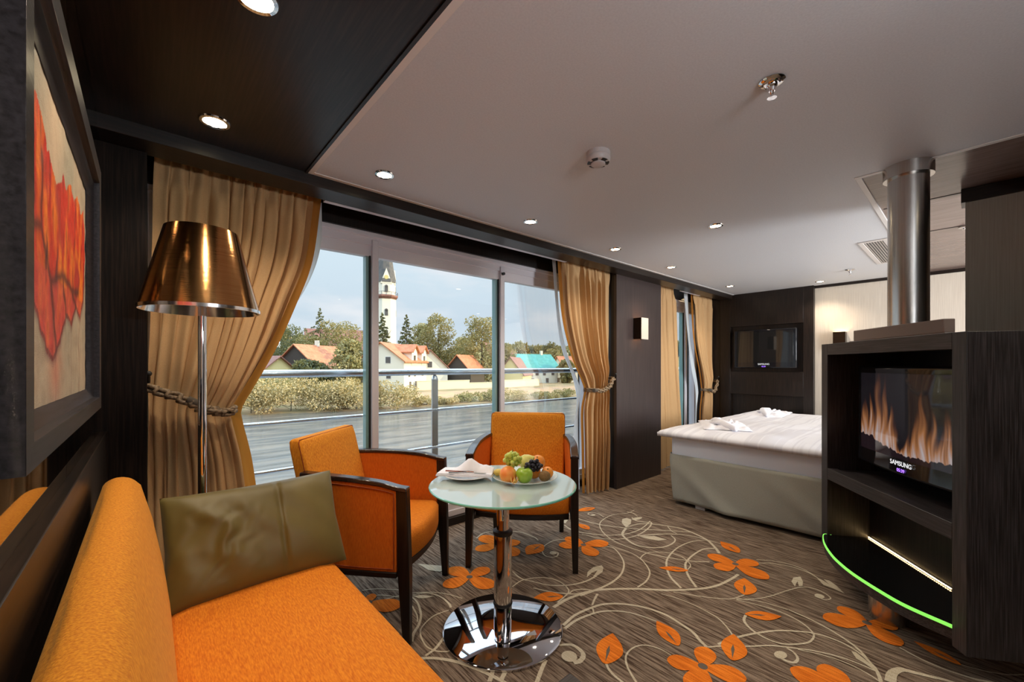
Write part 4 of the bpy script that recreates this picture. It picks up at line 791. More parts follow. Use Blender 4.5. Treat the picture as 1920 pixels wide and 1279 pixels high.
# ================================================================ SOFA
t = empty('sofa', (0, 0, 0), label='orange upholstered sofa along the mirror wall', cat='sofa')
SY0, SY1 = -.9, 1.66
k = MB(); rings = []
for i in range(31):
    y = SY0+(SY1-SY0)*i/30; e_ = 0
    P = [(-.108, .02), (-.108, .50), (-.104, .79), (-.094, .842), (-.070, .858), (-.036, .852), (-.014, .825), (.012, .72), (.036, .58), (.052, .46), (.060, .36), (.060, .02)]
    s_ = 1; 
    if i in (0, 30): s_ = .0
    rings.append([(x, y, z) for x, z in P])
k.loft(rings); k.build('backrest', 'orange', t, bevel=.018, seg=3)
k = MB(); prof = [(.05, .30), (.05, .418), (.10, .430), (.30, .436), (.48, .432), (.535, .418), (.552, .395), (.552, .30)]
k.loft([[(x, y, z+.004*math.sin(y*5)*(1 if z > .4 else 0)) for x, z in prof] for y in [SY0+(SY1+.06-SY0)*i/30 for i in range(31)]]); k.build('seat', 'orange_seat', t, bevel=.012, seg=3)
k = MB(); k.box(-.10, .535, SY0+.01, SY1+.05, .06, .302); k.build('seat_base', 'orange_dark', t, bevel=.006)
k = MB()
for y in (SY0+.08, SY1-.02):
    for x in (.0, .46): k.box(x, x+.05, y-.03, y+.03, 0, .062)
k.build('feet', 'dark_wood_feet', t, bevel=.003)
k = MB(); k.box(.055, .50, SY1+.062, SY1+.105, .06, .60); k.build('armrest', 'orange_dark', t, bevel=.015, seg=3)
# cushion
def pillow(w, h, T_, seam=.62):
    def f_(sg):
        def g(u, v):
            a, b = 2*u-1, 2*v-1; q = (1-abs(a)**3.0)*(1-abs(b)**2.6); q = max(0, q)**.5
            x = (u-.5)*w*(1-.035*(1-abs(b))**1)*1.0; z = (v-.5)*h*(1+.05*abs(a)**2)
            wr = .004*math.sin(26*a-9*b+6*mn.noise(Vector((a*3, b*3, 4))))*max(0, 1-abs(a+.5)*1.6)*(1-b*b)+.012*mn.noise(Vector((a*2.2+b*1.1, b*1.3, 5)))+.006*math.sin(11*a+4*b+3*mn.noise(Vector((a*2, b*2, 1))))*max(0, 1-abs(a+.35)*1.4)
            sm = .012*math.exp(-((u-seam+.01*math.sin(3*v))/.012)**2)
            return (x, sg*(T_*q+wr*q-sm*q), z)
        return g
    k = MB(); k.grid(f_(-1), 72, 44); k.grid(f_(1), 72, 44); return k
c_ = pillow(.545, .345, .062)
o = c_.build('cushion', 'olive', smooth='all', fixn=True); o.location = (.305, 1.705, .582); o.rotation_euler = (math.radians(-30), 0, 0); o.rotation_euler.z = math.radians(1.5)
tag(o, 'olive gold satin cushion with a seam, propped on the orange sofa', 'cushion')
# ================================================================ ARMCHAIRS
def armchair(loc, rz, label):
    t = empty('armchair', loc, rz, label=label, cat='armchair', group='orange armchairs at the round table')
    X0, YF, YB = .285, .275, -.235
    # front legs run from the floor to the arm
    for sx in (-1, 1):
        def sec(cx, cy, a, b, z): return [(cx-a, cy-b, z), (cx+a, cy-b, z), (cx+a, cy+b, z), (cx-a, cy+b, z)]
        k = MB(); k.loft([sec(sx*.292, YF+.012, .0145, .016, 0), sec(sx*.288, YF, .021, .026, .30), sec(sx*.288, YF-.010, .020, .024, .655), ]); k.build('leg', 'wood_z', t, bevel=.003)
        k = MB(); k.loft([sec(sx*.222, YB-.055, .014, .015, 0), sec(sx*.225, YB+.0, .019, .024, .32)]); k.build('leg', 'wood_z', t, bevel=.003)
        # upholstered side panel with bowed plan
        path = [(.252, YB+.02), (.272, YB+.14), (.285, YB+.28), (.288, YB+.40), (.288, YF-.030)]
        def ring(p, i):
            x, y = p; zt = [.700, .700, .694, .682, .664][i]
            return [(sx*(x-.018), y, .305), (sx*(x+.018), y, .305), (sx*(x+.018), y, zt-.012), (sx*(x-.018), y, zt-.012)]
        k = MB(); k.loft([ring(p, i) for i, p in enumerate(path)]); k.build('side_panel', 'orange_dark', t, bevel=.006)
        k = MB()
        P = catmull([Vector((sx*(p[0]+.021), p[1]+(.012 if i == 0 else 0)-(.012 if i == 4 else 0), [.672, .672, .666, .654, .640][i])) for i, p in enumerate(path)], 4)
        B_ = [Vector((q.x, q.y, .322)) for q in P]
        k.tube(P+[B_[-1]]+B_[::-1][1:]+[P[0]], .0026, 6); k.build('piping', 'piping', t, smooth='all')
        # arm cap and lower rail in dark wood
        path2 = catmull([Vector((x, y, [.706, .704, .698, .686, .668][i])) for i, (x, y) in enumerate(path)]+[Vector((.288, YF+.014, .662))], 5)
        k = MB(); k.loft([[(sx*(p.x-.024), p.y, p.z-.018), (sx*(p.x+.024), p.y, p.z-.018), (sx*(p.x+.022), p.y, p.z), (sx*(p.x-.022), p.y, p.z)] for p in path2]); k.build('armrest', 'wood_gloss', t, bevel=.004)
        k = MB(); k.loft([[(sx*(x-.022), y, .283), (sx*(x+.022), y, .283), (sx*(x+.022), y, .307), (sx*(x-.022), y, .307)] for x, y in path]); k.build('side_rail', 'wood_y', t, bevel=.003)
    # seat: bowed front, dark apron below
    def plan(g, fr):
        L_ = []
        for i in range(13): a = -1+2*i/12; L_.append((a*(.262-g), YF-.02+fr*(1-a*a)-g))
        return L_+[(.235-g, YB+.02+g), (-.235+g, YB+.02+g)]
    k = MB(); k.loft([[(x, y, z) for x, y in plan(g, .045)] for g, z in ((.006, .318), (0, .33), (0, .405), (.012, .428), (.03, .437))]); k.build('seat', 'orange_seat', t, bevel=.006)
    k = MB(); k.loft([[(x, y, z) for x, y in plan(g, .040)] for g, z in ((.004, .286), (.002, .318))]); k.build('apron', 'wood_x', t, bevel=.002)
    # backrest, reclined
    tl = math.radians(13)
    def bk(z, y): return (YB+.075+y-(z-.40)*math.tan(tl))
    k = MB(); rings = []
    for z, wd, th in ((.36, .232, .036), (.50, .236, .038), (.65, .240, .037), (.80, .243, .034), (.832, .240, .031), (.845, .232, .022)):
        pr = []
        for i in range(9): a = -1+2*i/8; pr.append((a*wd, bk(z, th*.9+.006*(1-a*a)), z))
        for i in range(9): a = 1-2*i/8; pr.append((a*wd, bk(z, -th), z))
        rings.append(pr)
    k.loft(rings); k.build('backrest', 'orange', t, bevel=.010, seg=3)
    k = MB(); P = []
    for z in (.42, .6, .8, .828): P.append((-.243, bk(z, .020), z))
    P.append((-.236, bk(.842, .022), .842)); P.append((.236, bk(.842, .022), .842))
    for z in (.828, .8, .6, .42): P.append((.243, bk(z, .020), z))
    k.tube(P, .0024, 6); k.build('piping', 'piping', t, smooth='all')
    return t
armchair((.850, 2.003, 0), math.radians(180+41.8+0), 'orange armchair with dark frame between the sofa and the window, seen from its side')
far_ = armchair((1.828, 1.932, 0), math.radians(180-48), 'orange armchair with dark frame behind the fruit plate, facing the table')
far_.scale = (1.06, 1, 1)
# ================================================================ ROUND TABLE
TX, TY, TZ = 1.192, 1.405, .655
t = empty('round_table', (TX, TY, 0), label='round glass table on a polished chrome pillar and disc base', cat='table')
k = MB(); k.lathe([(.265, 0), (.267, .004), (.266, .010), (.258, .016), (.05, .019)], 72); k.build('base', 'dark_chrome', t, smooth=True)
k = MB(); k.lathe([(.040, .018), (.040, .430), (.038, .437), (.030, .44)], 36); k.build('column', 'chrome', t, smooth=True)
k = MB(); k.lathe([(.0415, .112), (.043, .116), (.043, .122), (.0415, .126)], 36); k.build('collar', 'black', t, smooth=True)
k = MB(); k.lathe([(.0415, .425), (.044, .43), (.044, .442), (.036, .446)], 36); k.build('collar', 'black', t, smooth=True)
k = MB(); k.lathe([(.029, .44), (.029, .62), (.06, .63), (.06, .642)], 32); k.build('upper_column', 'chrome', t, smooth=True)
k = MB(); k.tube([(-.02, -.02, .625), (-.040, -.045, .60), (-.052, -.055, .555), (-.060, -.062, .515)], [.004, .006, .009, .009], 10); k.build('lever', 'chrome', t, smooth=True)
k = MB(); k.lathe([(.322, .6445), (.326, .647), (.326, .652), (.322, .6548)], 96, mi=1, caps=False); k.lathe([(.322, .6548), (.001, .6550)], 96, mi=0, caps=False); k.lathe([(.322, .6445), (.001, .6445)], 96, mi=0, caps=False); k.build('table_top', ['table_glass', 'table_edge'], t, smooth=True)
k = MB(); k.box(-.021, .021, -.016, .016, 0, .0006); o = k.build('sticker', 'box_side', t, loc=(.055, -.125, .0172)); o.rotation_euler = (0, math.radians(.5), -.5)
# plate, napkin, cutlery
pz = TZ+.0004
t = empty('dinner_plate', (1.118, 1.572, pz), label='white plate under the folded napkin', cat='plate')
k = MB(); k.lathe([(.055, 0), (.06, .002), (.085, .012), (.112, .020), (.113, .022), (.108, .0225), (.08, .015), (.055, .006), (.001, .005)], 56); k.build('plate_body', 'porcelain', t, smooth='all')
k = MB(); rz_ = math.radians(-46)
def nap(u, v):
    a, b = u-.5, v-.5
    z = .026+.004*mn.noise(Vector((a*9, b*9, 0)))+.002
    return (a*.25+.03*b, b*.105, z)
nlev = []
k.loft([[(x, y, z) for x, y in ((-.135, -.052), (.12, -.062), (.128, .035), (-.128, .055))] for z in (.0225, .027)])
k.loft([[(x, y, z) for x, y in ((-.133, -.054), (.118, -.063), (.126, .030), (-.126, .048))] for z in (.0275, .032)])
k.loft([[(x, y, z) for x, y in ((-.130, -.05), (.120, -.058), (.122, .028), (-.120, .045))] for z in (.0325, .0365)])
nb = MB(); rg = []
for i in range(15):
    q = i/14; x = -.115+.235*q; hgt = .004+.052*math.exp(-((q-.55)/.20)**2)+.020*math.exp(-((q-.88)/.10)**2)
    rg.append([(x, y, .0365+max(0, hgt*(1-(abs(y-.012)/.05)**1.5)+.003*mn.noise(Vector((x*40, y*40, 0))))) for y in [-.036+.008*j for j in range(12)]]+[(x, .052, .0366), (x, -.036, .0366)])
k.loft(rg)
o = k.build('napkin', 'white_cloth', smooth=True, loc=(1.108, 1.560, pz)); o.rotation_euler = (0, 0, rz_); tag(o, 'folded white napkin standing up in a soft peak on the plate', 'napkin')
def cutlery(nm, loc, rz, label):
    k = MB(); k.tube([(-.085, 0, .002), (-.02, 0, .003), (.03, 0, .005), (.05, 0, .004)], [.0042, .003, .0022, .0028], 8)
    if nm == 'fork':
        for j in (-1.5, -.5, .5, 1.5): k.tube([(.048, j*.003, .004), (.06, j*.0045, .003), (.09, j*.0042, .004)], .0011, 5)
        k.prism([(.045, -.004), (.062, -.008), (.062, .008), (.045, .004)], .002, .004)
    else: k.prism([(.045, -.003), (.06, -.007), (.098, -.006), (.108, .002), (.10, .004), (.045, .004)], .002, .004)
    o = k.build(nm, 'chrome', smooth=True, loc=loc); o.rotation_euler = (0, 0, rz); tag(o, label, 'cutlery', 'cutlery on the napkin')
cutlery('knife', (1.075, 1.545, pz+.0375), -.95, 'table knife lying on the folded napkin'); cutlery('fork', (1.088, 1.530, pz+.0375), -.55, 'fork lying on the folded napkin in front of the knife')
# fruit plate
FX, FY = 1.300, 1.376
t = empty('fruit_plate', (FX, FY, pz), label='clear glass plate holding the fruit', cat='plate')
k = MB(); k.lathe([(.07, 0), (.075, .001), (.125, .012), (.150, .019), (.151, .021), (.148, .0215), (.12, .015), (.07, .005), (.001, .005)], 64); k.build('plate_body', 'clear_dish', t, smooth='all')
def fruit_at(px, py, zc):   # point above the plate seen at this place of the photo
    d = (EYE-zc)*FPX/(py-HOR); p = at(px, d, zc); return p
def fruit(nm, loc, r, mt, label, sq=(1, 1, 1), prof=None, rot=(0, 0, 0), extra=None, cat='fruit', group=None):
    t = empty(nm, loc, label=label, cat=cat, group=group); t.rotation_euler = rot
    k = MB()
    if prof: k.lathe([(a*r, b*r) for a, b in prof], 32)
    else: k.ball((0, 0, 0), r, 32, 20, sq=sq)
    k.build('flesh', mt, t, smooth='all')
    if extra: extra(t, r)
    return t
apple_prof = [(.02, -.72), (.25, -.80), (.45, -.84), (.70, -.68), (.92, -.30), (1.0, .10), (.95, .45), (.75, .72), (.48, .82), (.25, .76), (.10, .60), (.01, .55)]
def stalk(t, r): k = MB(); k.tube([(0, 0, r*.5), (.002, .001, r*.8), (.006, .0, r*1.0)], .0014, 6); k.build('stalk', 'trunk', t, smooth=True)
def navel(t, r): k = MB(); k.lathe([(.004, r*.985), (.004, r*1.005), (.001, r*1.01)], 10); k.build('navel', 'navel', t, smooth=True)
fruit('apple', (1.246, 1.322, pz+.0395), .0375, 'apple', 'green apple in front of the fruit pile', prof=apple_prof, extra=stalk)
fruit('peach', (1.197, 1.375, pz+.040), .038, 'peach', 'large orange peach left of the green apple', sq=(1, 1, .98))
fruit('kiwi', (1.3215, 1.271, pz+.032), .0265, 'kiwi', 'brown kiwi right of the green apple', sq=(1.0, 1.0, .88), rot=(0, 0, .3))
fruit('tangerine', (1.362, 1.292, pz+.036), .027, 'tangerine', 'small orange tangerine behind the kiwi', extra=navel, rot=(.5, -.5, 0), group='oranges')
fruit('orange_fruit', (1.395, 1.385, pz+.062), .034, 'tangerine', 'orange at the back right of the pile', extra=navel, rot=(.3, -.5, 0), group='oranges')
fruit('mandarin', (1.332, 1.350, pz+.035), .032, 'tangerine', 'orange hidden under the dark grapes', group='oranges')
fruit('pear', (1.350, 1.415, pz+.066), .036, 'pear', 'yellow green pear behind the dark grapes', prof=[(.02, -1.0), (.5, -.95), (.9, -.6), (1, -.1), (.85, .45), (.55, .95), (.40, 1.3), (.25, 1.5), (.02, 1.55)], rot=(1.35, .0, 1.0), extra=None)
t = empty('banana', (1.262, 1.412, pz+.040), -.3, label='yellow banana poking out left of the pile', cat='fruit')
k = MB(); P = [(.075*math.cos(a)-.0, .075*math.sin(a), 0.012*math.sin(a*2)) for a in [2.0+i*.16 for i in range(12)]]; k.tube(P, [.004, .008, .013, .015, .016, .016, .016, .016, .015, .013, .008, .004], 12); k.build('flesh', 'banana', t, smooth='all')
k = MB(); k.tube([P[0], (P[0][0]+.01, P[0][1]+.001, P[0][2]+.001)], .0035, 8); k.build('tip', 'trunk', t, smooth=True)
t = empty('physalis', (1.196, 1.334, pz+.0165), label='small physalis fruit in its papery husk beside the apple', cat='fruit')
k = MB(); k.ball((0, 0, 0), .011, 16, 10); k.build('berry', 'tangerine', t, smooth='all')
k = MB()
for i in range(5):
    a = i*2*PI/5+.4; c1, s1 = math.cos(a), math.sin(a); c2, s2 = math.cos(a+.6), math.sin(a+.6); c3, s3 = math.cos(a-.6), math.sin(a-.6)
    k.add([(.003*c1, .003*s1, -.010), (.016*c3, .016*s3, .0), (.020*c1, .020*s1, .012), (.016*c2, .016*s2, .0), (.014*c1, .014*s1, .028)], [(0, 1, 2, 3), (1, 4, 2), (2, 4, 3)])
k.build('husk', 'husk', t, smooth=False)
def grapes(loc, mt, n, rr, label, spread, seed):
    t = empty('grape_bunch', loc, label=label, cat='grapes'); rg = random.Random(seed); pts = []; tries = 0
    while len(pts) < n and tries < 6000:
        tries += 1; q = Vector((rg.uniform(-1, 1)*spread[0], rg.uniform(-1, 1)*spread[1], rg.uniform(-1, 1)*spread[2]))
        if (q.x/spread[0])**2+(q.y/spread[1])**2+(q.z/spread[2])**2 > 1: continue
        if all((q-p).length > rr*1.55 for p in pts): pts.append(q)
    k0 = MB(); k0.ball((0, 0, 0), rr, 16, 10, sq=(1, 1, 1.1)); g0 = None
    for q in pts:
        if g0 is None: g = k0.build('grape', mt, t, smooth='all'); g0 = g
        else: g = g0.copy(); COL.objects.link(g); g.parent = t
        g.location = q; g.rotation_euler = (rg.uniform(-1, 1), rg.uniform(-1, 1), 0)
    k = MB(); k.tube([(0, 0, -spread[2]*.5), (0, 0, spread[2]*.7), (.006, .002, spread[2]+rr)], .0016, 6)
    for q in pts[::2]: k.tube([(0, 0, q.z*.4), tuple(q*.8)], .001, 5)
    k.build('stem', 'stem', t, smooth=True)
grapes((1.240, 1.396, pz+.098), 'grape_green', 30, .0105, 'bunch of green grapes on top of the peach and apple', (.040, .034, .034), 4)
grapes((1.302, 1.322, pz+.073), 'grape_dark', 34, .0085, 'bunch of black grapes between the apple and the pear', (.048, .028, .026), 9)
# ================================================================ BED
t = empty('bed', (0, 0, 0), label='double bed with sage skirt and white striped duvet', cat='bed')
BX0, BX1, BY0, BY1 = 3.33, 5.52, -.45, 1.745
k = MB(); rr = .10
def rrect(x0, x1, y0, y1, r, n=6):
    P = []
    for cx, cy, a0 in ((x1-r, y1-r, 0), (x0+r, y1-r, PI/2), (x0+r, y0+r, PI), (x1-r, y0+r, 1.5*PI)):
        for i in range(n+1): a = a0+i*PI/2/n; P.append((cx+r*math.cos(a), cy+r*math.sin(a)))
    return P
base = rrect(BX0, BX1, BY0, BY1, .06)
def dense(P, st=.02):
    R_ = []
    for a, b in zip(P, P[1:]+P[:1]):
        L_ = math.hypot(b[0]-a[0], b[1]-a[1]); n = max(1, int(L_/st))
        for i in range(n): R_.append((a[0]+(b[0]-a[0])*i/n, a[1]+(b[1]-a[1])*i/n))
    return R_
db = dense(base); cx, cy = (BX0+BX1)/2, (BY0+BY1)/2
def skirt_ring(z, t_):
    R_ = []
    for x, y in db:
        w_ = (1-t_)
        f_ = .010*math.sin(y*9+x*6+1.5*math.sin(3*y))*w_+.012*mn.noise(Vector((x*3, y*4, z*2)))*w_
        inw = .03*w_**1.5; f_ += inw*.6
        q = .034*max(0, math.sin((y*1.7-z*2.2)*5+x*3))**3*w_; f_ -= q
        dx, dy = x-cx, y-cy; R_.append((x-dx/abs(dx+1e-6)*f_*(1 if abs(dx) > 1.0 else .2), y-dy/abs(dy+1e-6)*f_*(1 if abs(dy) > .98 else .2), z))
    return R_
k.loft([skirt_ring(.035+.395*i/14, i/14) for i in range(15)], caps=False); k.build('bed_skirt', 'skirt', t, smooth='all', solid=.004)
k = MB(); k.prism(rrect(BX0+.012, BX1-.01, BY0+.01, BY1-.012, .05), .30, .602); k.build('mattress', 'sheet', t, bevel=.03, seg=4)
for x in (3.46, 5.3):
    for y in (-.3, 1.49): k = MB(); k.box(x-.09, x+.02, y-.04, y+.04, 0, .045); k.build('leg', 'box_side', t, bevel=.004)
def dv(x, y):
    n_ = .014*mn.noise(Vector((x*2.3, y*2.6, 3)))+.009*mn.noise(Vector((x*6, y*4, 8)))+.010*max(0, mn.noise(Vector((x*1.6-y*2.4, y*3+x, 1))))
    return n_
DX0, DX1, DY0, DY1 = 3.275, 5.56, -.42, 1.82
def dtop(u, v):
    x = DX0+(DX1-DX0)*u; y = DY0+(DY1-DY0)*v
    ex = min(u, 1-u)*(DX1-DX0); ey = min(v, 1-v)*(DY1-DY0); e_ = min(ex, ey)
    z = .606+.042*min(1, e_/.16)**.5+dv(x, y)*min(1, .3+e_/.2)
    x += .014*mn.noise(Vector((y*4, 0, 2)))*(1 if ex < .1 else 0); y += .02*mn.noise(Vector((x*3, 5, 2)))*(1 if ey < .1 else 0)
    return (x, y, z)
def dbot(u, v):
    x, y, z = dtop(u, v); ex = min(u, 1-u)*(DX1-DX0); ey = min(v, 1-v)*(DY1-DY0); e_ = min(ex, ey)
    return (x+.004, y, .606-.030*max(0, 1-e_/.05)+.0)
k = MB(); k.grid(dtop, 110, 110); k.grid(dbot, 110, 110)
def dedge(s_):
    pass
N1 = 111
nv_ = len(k.v)//2
bd = [i*N1 for i in range(N1)]+[(N1-1)*N1+j for j in range(1, N1)]+[i*N1+N1-1 for i in range(N1-2, -1, -1)]+[j for j in range(N1-2, 0, -1)]
for a, b in zip(bd, bd[1:]+bd[:1]): k.f.append((a, b, b+nv_, a+nv_)); k.m.append(0)
k.build('duvet', 'duvet', t, smooth='all')
def robe(loc, rz, sx, sy, h, label, seed):
    t = empty('folded_robe', loc, rz, label=label, cat='robe', group='folded white robes on the bed')
    k = MB(); n = 44
    def f_(u, v):
        a, b = 2*u-1, 2*v-1; q = max(0, (1-abs(a)**2.6)*(1-abs(b)**2.6))**.4
        r = 1+.14*mn.noise(Vector((a*2, b*2, seed)))
        z = h*q*(.55+.55*abs(mn.noise(Vector((a*2.6+seed, b*2.2, 1))))*2)+.006*mn.noise(Vector((a*9, b*9, seed)))*q
        return (a*sx*r, b*sy*r, z)
    k.grid(f_, n, n); k.grid(lambda u, v: (f_(u, v)[0], f_(u, v)[1], -.004), n, n); k.build('robe_body', 'white_cloth', t, smooth='all')
    k = MB()
    for j, (w_, z_) in enumerate(((.55, .9), (.32, 1.15))):
        P = [Vector((sx*w_*math.cos(a)*1.0-.05*sx, sy*w_*math.sin(a), h*z_+.010*math.sin(3*a))) for a in [.3+i*.42 for i in range(12)]]
        k.tube(P, .014, 8)
    k.build('belt', 'white_cloth', t, smooth='all')
    k = MB(); k.tube([(-sx*1.15, -sy*.3, .02), (-sx*.5, sy*.1, h*.9), (0, sy*.35, h), (sx*.5, sy*.2, h*.85)], [.022, .034, .034, .026], 10); k.build('collar', 'white_cloth', t, smooth='all')
robe((3.78, 1.47, .650), .5, .27, .18, .036, 'folded white bathrobe on the near corner of the bed', 3)
robe((5.10, 1.50, .648), .1, .32, .17, .032, 'folded white bathrobe at the far end of the bed', 7)
# ================================================================ TELEVISION on the far wall
def text(s_, size, mt, parent, loc, rot, name='logo'):
    cu = bpy.data.curves.new(name, 'FONT'); cu.body = s_; cu.size = size; cu.extrude = .0003; cu.align_x = 'CENTER'
    cu.materials.append(M[mt] if isinstance(mt, str) else mt); o0 = bpy.data.objects.new(name, cu); COL.objects.link(o0); bpy.context.view_layer.update(); me = bpy.data.meshes.new_from_object(o0.evaluated_get(bpy.context.evaluated_depsgraph_get())); bpy.data.objects.remove(o0); o = bpy.data.objects.new(name, me); COL.objects.link(o); o.parent = parent; o.location = loc; o.rotation_euler = rot; return o
M['logo_white'] = emis('logo_white', (.8, .8, .8), .8); M['clock_violet'] = emis('clock_violet', (.35, .15, 1), 1.6)
t = empty('television', (5.725, 1.735, 1.39), label='switched-off black television in the niche of the dark wood wall', cat='television')
k = MB(); k.box(-.035, .03, -.345, .345, -.245, .235); k.build('bezel', 'black_gloss', t, bevel=.012, seg=3)
k = MB(); k.box(-.038, -.034, -.312, .312, -.175, .205); k.build('screen', 'tv_dark', t, bevel=.001)
k = MB(); k.box(.03, .055, -.15, .15, -.12, .12); k.build('wall_bracket', 'black', t)
text('SAMSUNG', .028, 'logo_white', t, (-.0365, 0, -.205), (PI/2, 0, -PI/2)); text('05:39', .020, 'clock_violet', t, (-.0365, 0, -.232), (PI/2, 0, -PI/2), 'clock')
# ================================================================ SCONCES
t = empty('wall_sconce', (3.69, 2.262, 1.545), label='box shaped wall sconce with pale front on the dark panel', cat='sconce')
k = MB()
for s_ in (-1, 1): k.box(s_*.062-.002, s_*.062+.002, -.085, 0, -.105, .105)
k.box(-.062, .062, -.012, 0, -.07, .07); k.build('sides', 'bronze', t, bevel=.001)
k = MB(); k.box(-.064, .064, -.089, -.085, -.108, .105); k.build('front_plate', 'sconce_face', t, bevel=.001)
k = MB(); k.lathe([(.016, -.045), (.016, .045)], 16, (0, -.045, 0)); k.build('lamp', 'sconce_glow', t, smooth=True)
t = empty('wall_sconce', (5.80, 1.0, 1.45), label='wall sconce casting a fan of light on the cream wall', cat='sconce')
k = MB(); k.box(-.085, -.081, -.055, .055, -.10, .10); k.box(-.085, 0, -.055, -.051, -.10, .10); k.box(-.085, 0, .051, .055, -.10, .10); k.build('housing', 'bronze', t, bevel=.001)
k = MB(); k.lathe([(.015, -.02), (.015, .075)], 16, (-.045, 0, 0)); k.build('lamp', 'sconce_glow2', t, smooth=True)
# ================================================================ FIREPLACE CABINET
CT = math.radians(37)
t = empty('fireplace_cabinet', (2.194, .021, 0), CT, label='dark wood swivel cabinet housing the fireplace television', cat='cabinet')
CW, CD, Z1_, ZB = .962, .36, 1.302, .135
k = MB(); k.box(0, .062, -CD, 0, ZB, Z1_); k.build('side_panel', 'cab_wood', t, bevel=.002)
k = MB(); k.box(CW-.062, CW, -CD, 0, ZB, Z1_); k.build('side_panel', 'cab_wood', t, bevel=.002)
k = MB(); k.box(.062, CW-.062, -.05, 0, 1.24, Z1_); k.build('front_rail', 'cab_wood_x', t, bevel=.002)
k = MB(); k.box(.062, CW-.062, -.05, 0, .528, .592); k.build('front_rail', 'cab_wood_x', t, bevel=.002)
k = MB(); k.box(.062, CW-.062, -CD, -.05, 1.27, Z1_); k.build('top_panel', 'cab_wood_x', t, bevel=.002)
k = MB(); k.box(.062, CW-.062, -CD, -.05, .56, .585); k.build('shelf', 'cab_wood_x', t)
k = MB(); k.box(.062, CW-.062, -CD, -CD+.015, .585, 1.27); k.build('back_panel', 'wood_z', t)
k = MB(); k.box(.062, CW-.062, -.225, -.21, ZB, .56); k.build('lower_back_panel', 'wood_z', t)
arc = [(.062, -.004), (.18, .069), (.287, .100), (.43, .123), (.56, .122), (.657, .107), (.76, .080), (.85, .045), (.905, .012), (.90, -.02)]
A_ = [(p.x, p.y) for p in catmull([Vector((a, b, 0)) for a, b in arc], 6)]
def ins(P, g):
    return [(x+(.48-x)*g/.42, y-g) for x, y in P]
k = MB(); plan_ = A_+[(.90, -.208), (.062, -.208)]; k.prism([(x, y-.004) for x, y in plan_], .155, .196); k.build('curved_apron', 'cab_wood_x', t)
k = MB(); k.prism(plan_, .197, .2105); k.build('glass_shelf', 'black_glass', t)
k = MB(); rg = []
for i, (x, y) in enumerate(A_):
    a = A_[max(0, i-1)]; b = A_[min(len(A_)-1, i+1)]; d = math.hypot(b[0]-a[0], b[1]-a[1]); nx, ny = -(b[1]-a[1])/d, (b[0]-a[0])/d
    rg.append([(x+nx*.0005, y+ny*.0005, .199), (x+nx*.003, y+ny*.003, .199), (x+nx*.003, y+ny*.003, .2115), (x-nx*.002, y-ny*.002, .2115)])
k.loft(rg, True); k.build('green_rim', 'green_edge', t)
k = MB(); k.box(.345, .90, -.208, -.203, .213, .218); k.build('light_strip_base', 'alu', t)
k = MB()
for i in range(46): x = .35+i*.012; k.box(x, x+.0045, -.203, -.200, .2135, .2175)
k.build('led_strip', 'led', t)
k = MB(); k.lathe([(.071, 0), (.071, .16)], 40, (.46, -.035, 0)); k.build('pillar_leg', 'steel', t, smooth=True)
# flue
t2 = empty('flue_pipe', (2.631, .206, 0), label='brushed steel flue rising from the cabinet to the ceiling', cat='flue')
k = MB(); k.lathe([(.0715, Z1_), (.0715, 2.06)], 48); k.build('pipe', 'steel', t2, smooth=True)
k = MB(); k.lathe([(.088, 2.045), (.088, CEIL), ], 48); k.lathe([(.0725, 2.044), (.088, 2.044)], 48, caps=False); k.build('flange', 'steel', t2, smooth=True)
# box lying on the cabinet
t3 = empty('flat_box', (2.194, .021, Z1_), CT, label='flat grey brown box lying on top of the cabinet', cat='box')
k = MB(); k.box(.10, .66, -.045+.006, -.001, .003, .056, 0); k.build('lid', ['box', 'box_side'], t3, bevel=.003)
k = MB(); k.box(.098, .70, -.040, -.004, .0, .0035); k.build('tray', 'box_side', t3)
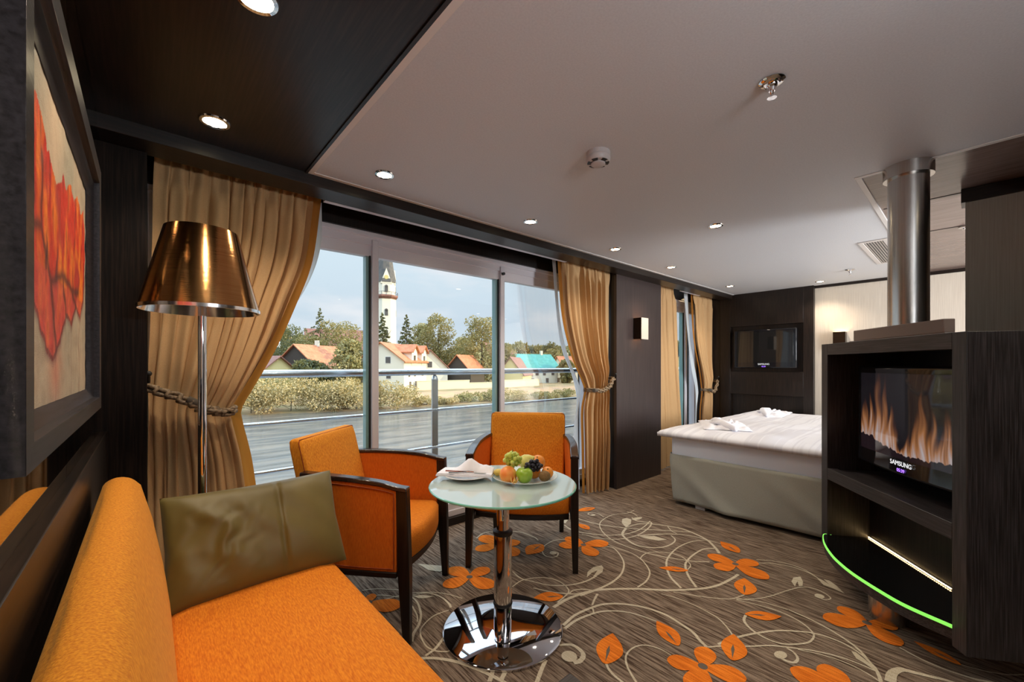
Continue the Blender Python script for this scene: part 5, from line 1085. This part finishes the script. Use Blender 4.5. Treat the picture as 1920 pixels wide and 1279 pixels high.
# fireplace television
t = empty('fireplace_television', (2.194, .021, 0), CT, label='black television in the cabinet showing a burning fire', cat='television')
TX0, TX1, TZ0, TZ1 = .085, .835, .660, 1.178
def curv(x): a = (x-.46)/.375; return -.085-.028*a*a
k = MB(); nb_ = 24
k.loft([[(x, -.16, TZ0+.03), (x, curv(x)-.012, TZ0+.004+.03*abs((x-.46)/.375)**2.5*0), (x, curv(x), TZ0+.014), (x, curv(x)-.006, TZ0+.06), (x, curv(x)-.006, TZ1-.05), (x, curv(x)-.002, TZ1-.012), (x, curv(x)-.014, TZ1), (x, -.16, TZ1-.02)] for x in [TX0+(TX1-TX0)*i/nb_ for i in range(nb_+1)]]); k.build('bezel', 'black_gloss', t, bevel=.006, seg=3)
def rnd2(x, s_): return mn.noise(Vector((x, s_, .3)))
def flame(u, v):   # u across 0..1 (0 = right side of the photo), v up
    x = 1-u; c = Vector((.014, .012, .016))
    coal = .15-.10*x+.04*math.sin(x*7+1)+.04*rnd2(x*14, 1)+.025*rnd2(x*45, 2)
    if v < coal: return Vector((.020, .010, .015))*(1+.4*rnd2(x*50, v*50))
    xs = x+.035*mn.noise(Vector((x*7, v*3.0, 2)))+.05*(v-.2)*mn.noise(Vector((x*3, 7, v*1.5)))
    H_ = 0
    for cx_, w_, h_ in ((.07, .07, .50), (.15, .05, .62), (.25, .055, 1.0), (.32, .05, .88), (.40, .05, .58), (.56, .04, .30), (.66, .07, .72), (.74, .05, .52), (.85, .06, .70), (.94, .05, .5)):
        H_ = max(H_, h_*math.exp(-abs((xs-cx_)/w_)**1.6))
    st = mn.noise(Vector((xs*30, v*2.2, 3)))*.5+.5; st2 = mn.noise(Vector((xs*75+v*4, v*3.2, 8)))*.5+.5
    H_ = H_*(.50+.55*st); q = (v-coal)/max(.02, H_)
    if q < 1.3:
        I = max(0, 1.3-q)*(.22+.70*st)*(.50+.8*st2)
        lo_ = Vector((.20, .045, .02)); mid = Vector((.62, .25, .09)); hot = Vector((.78, .70, .72))
        cc = lo_.lerp(mid, min(1, I*2.2)) if I < .45 else mid.lerp(hot, min(1, (I-.45)*2.2))
        c = c.lerp(cc, min(1, I*2.0))
    return c
k = MB(); sx0, sx1, sz0, sz1 = .125, .795, .742, 1.140
k.grid(lambda u, v: (sx0+(sx1-sx0)*u, curv(sx0+(sx1-sx0)*u)-.0035, sz0+(sz1-sz0)*v), 260, 150)
o = k.build('screen', 'fire_screen', t, fixn=False, smooth='all'); ca = o.data.color_attributes.new('Col', 'FLOAT_COLOR', 'POINT'); buf = []
for i in range(261):
    for j in range(151): c = flame(i/260, j/150); buf += [max(0, c[0]), max(0, c[1]), max(0, c[2]), 1]
ca.data.foreach_set('color', buf)
k = MB(); k.box(.36, .56, -.20, -.155, .80, 1.05); k.box(.44, .48, -.345, -.2, .9, .96); k.build('mount', 'black', t)
text('SAMSUNG', .030, 'logo_white', t, (.46, curv(.46)+.001, .712), (PI/2, 0, PI)); text('05:39', .022, 'clock_violet', t, (.46, curv(.46)+.001, .684), (PI/2, 0, PI), 'clock')
# dark low table whose corner enters the picture at the bottom
t = empty('coffee_table', (.853, .727, 0), label='corner of a dark low table at the bottom edge of the photo', cat='table')
t.rotation_euler = (0, 0, math.radians(180)); t.location = (.853, .727, 0)
k = MB(); k.box(0, .28, 0, .42, .325, .35); k.build('table_top', 'cab_wood_x', t, bevel=.002)
for x, y in ((.03, .03), (.25, .03), (.03, .39), (.25, .39)): k = MB(); k.box(x-.02, x+.02, y-.02, y+.02, 0, .326); k.build('leg', 'cab_wood', t, bevel=.002)
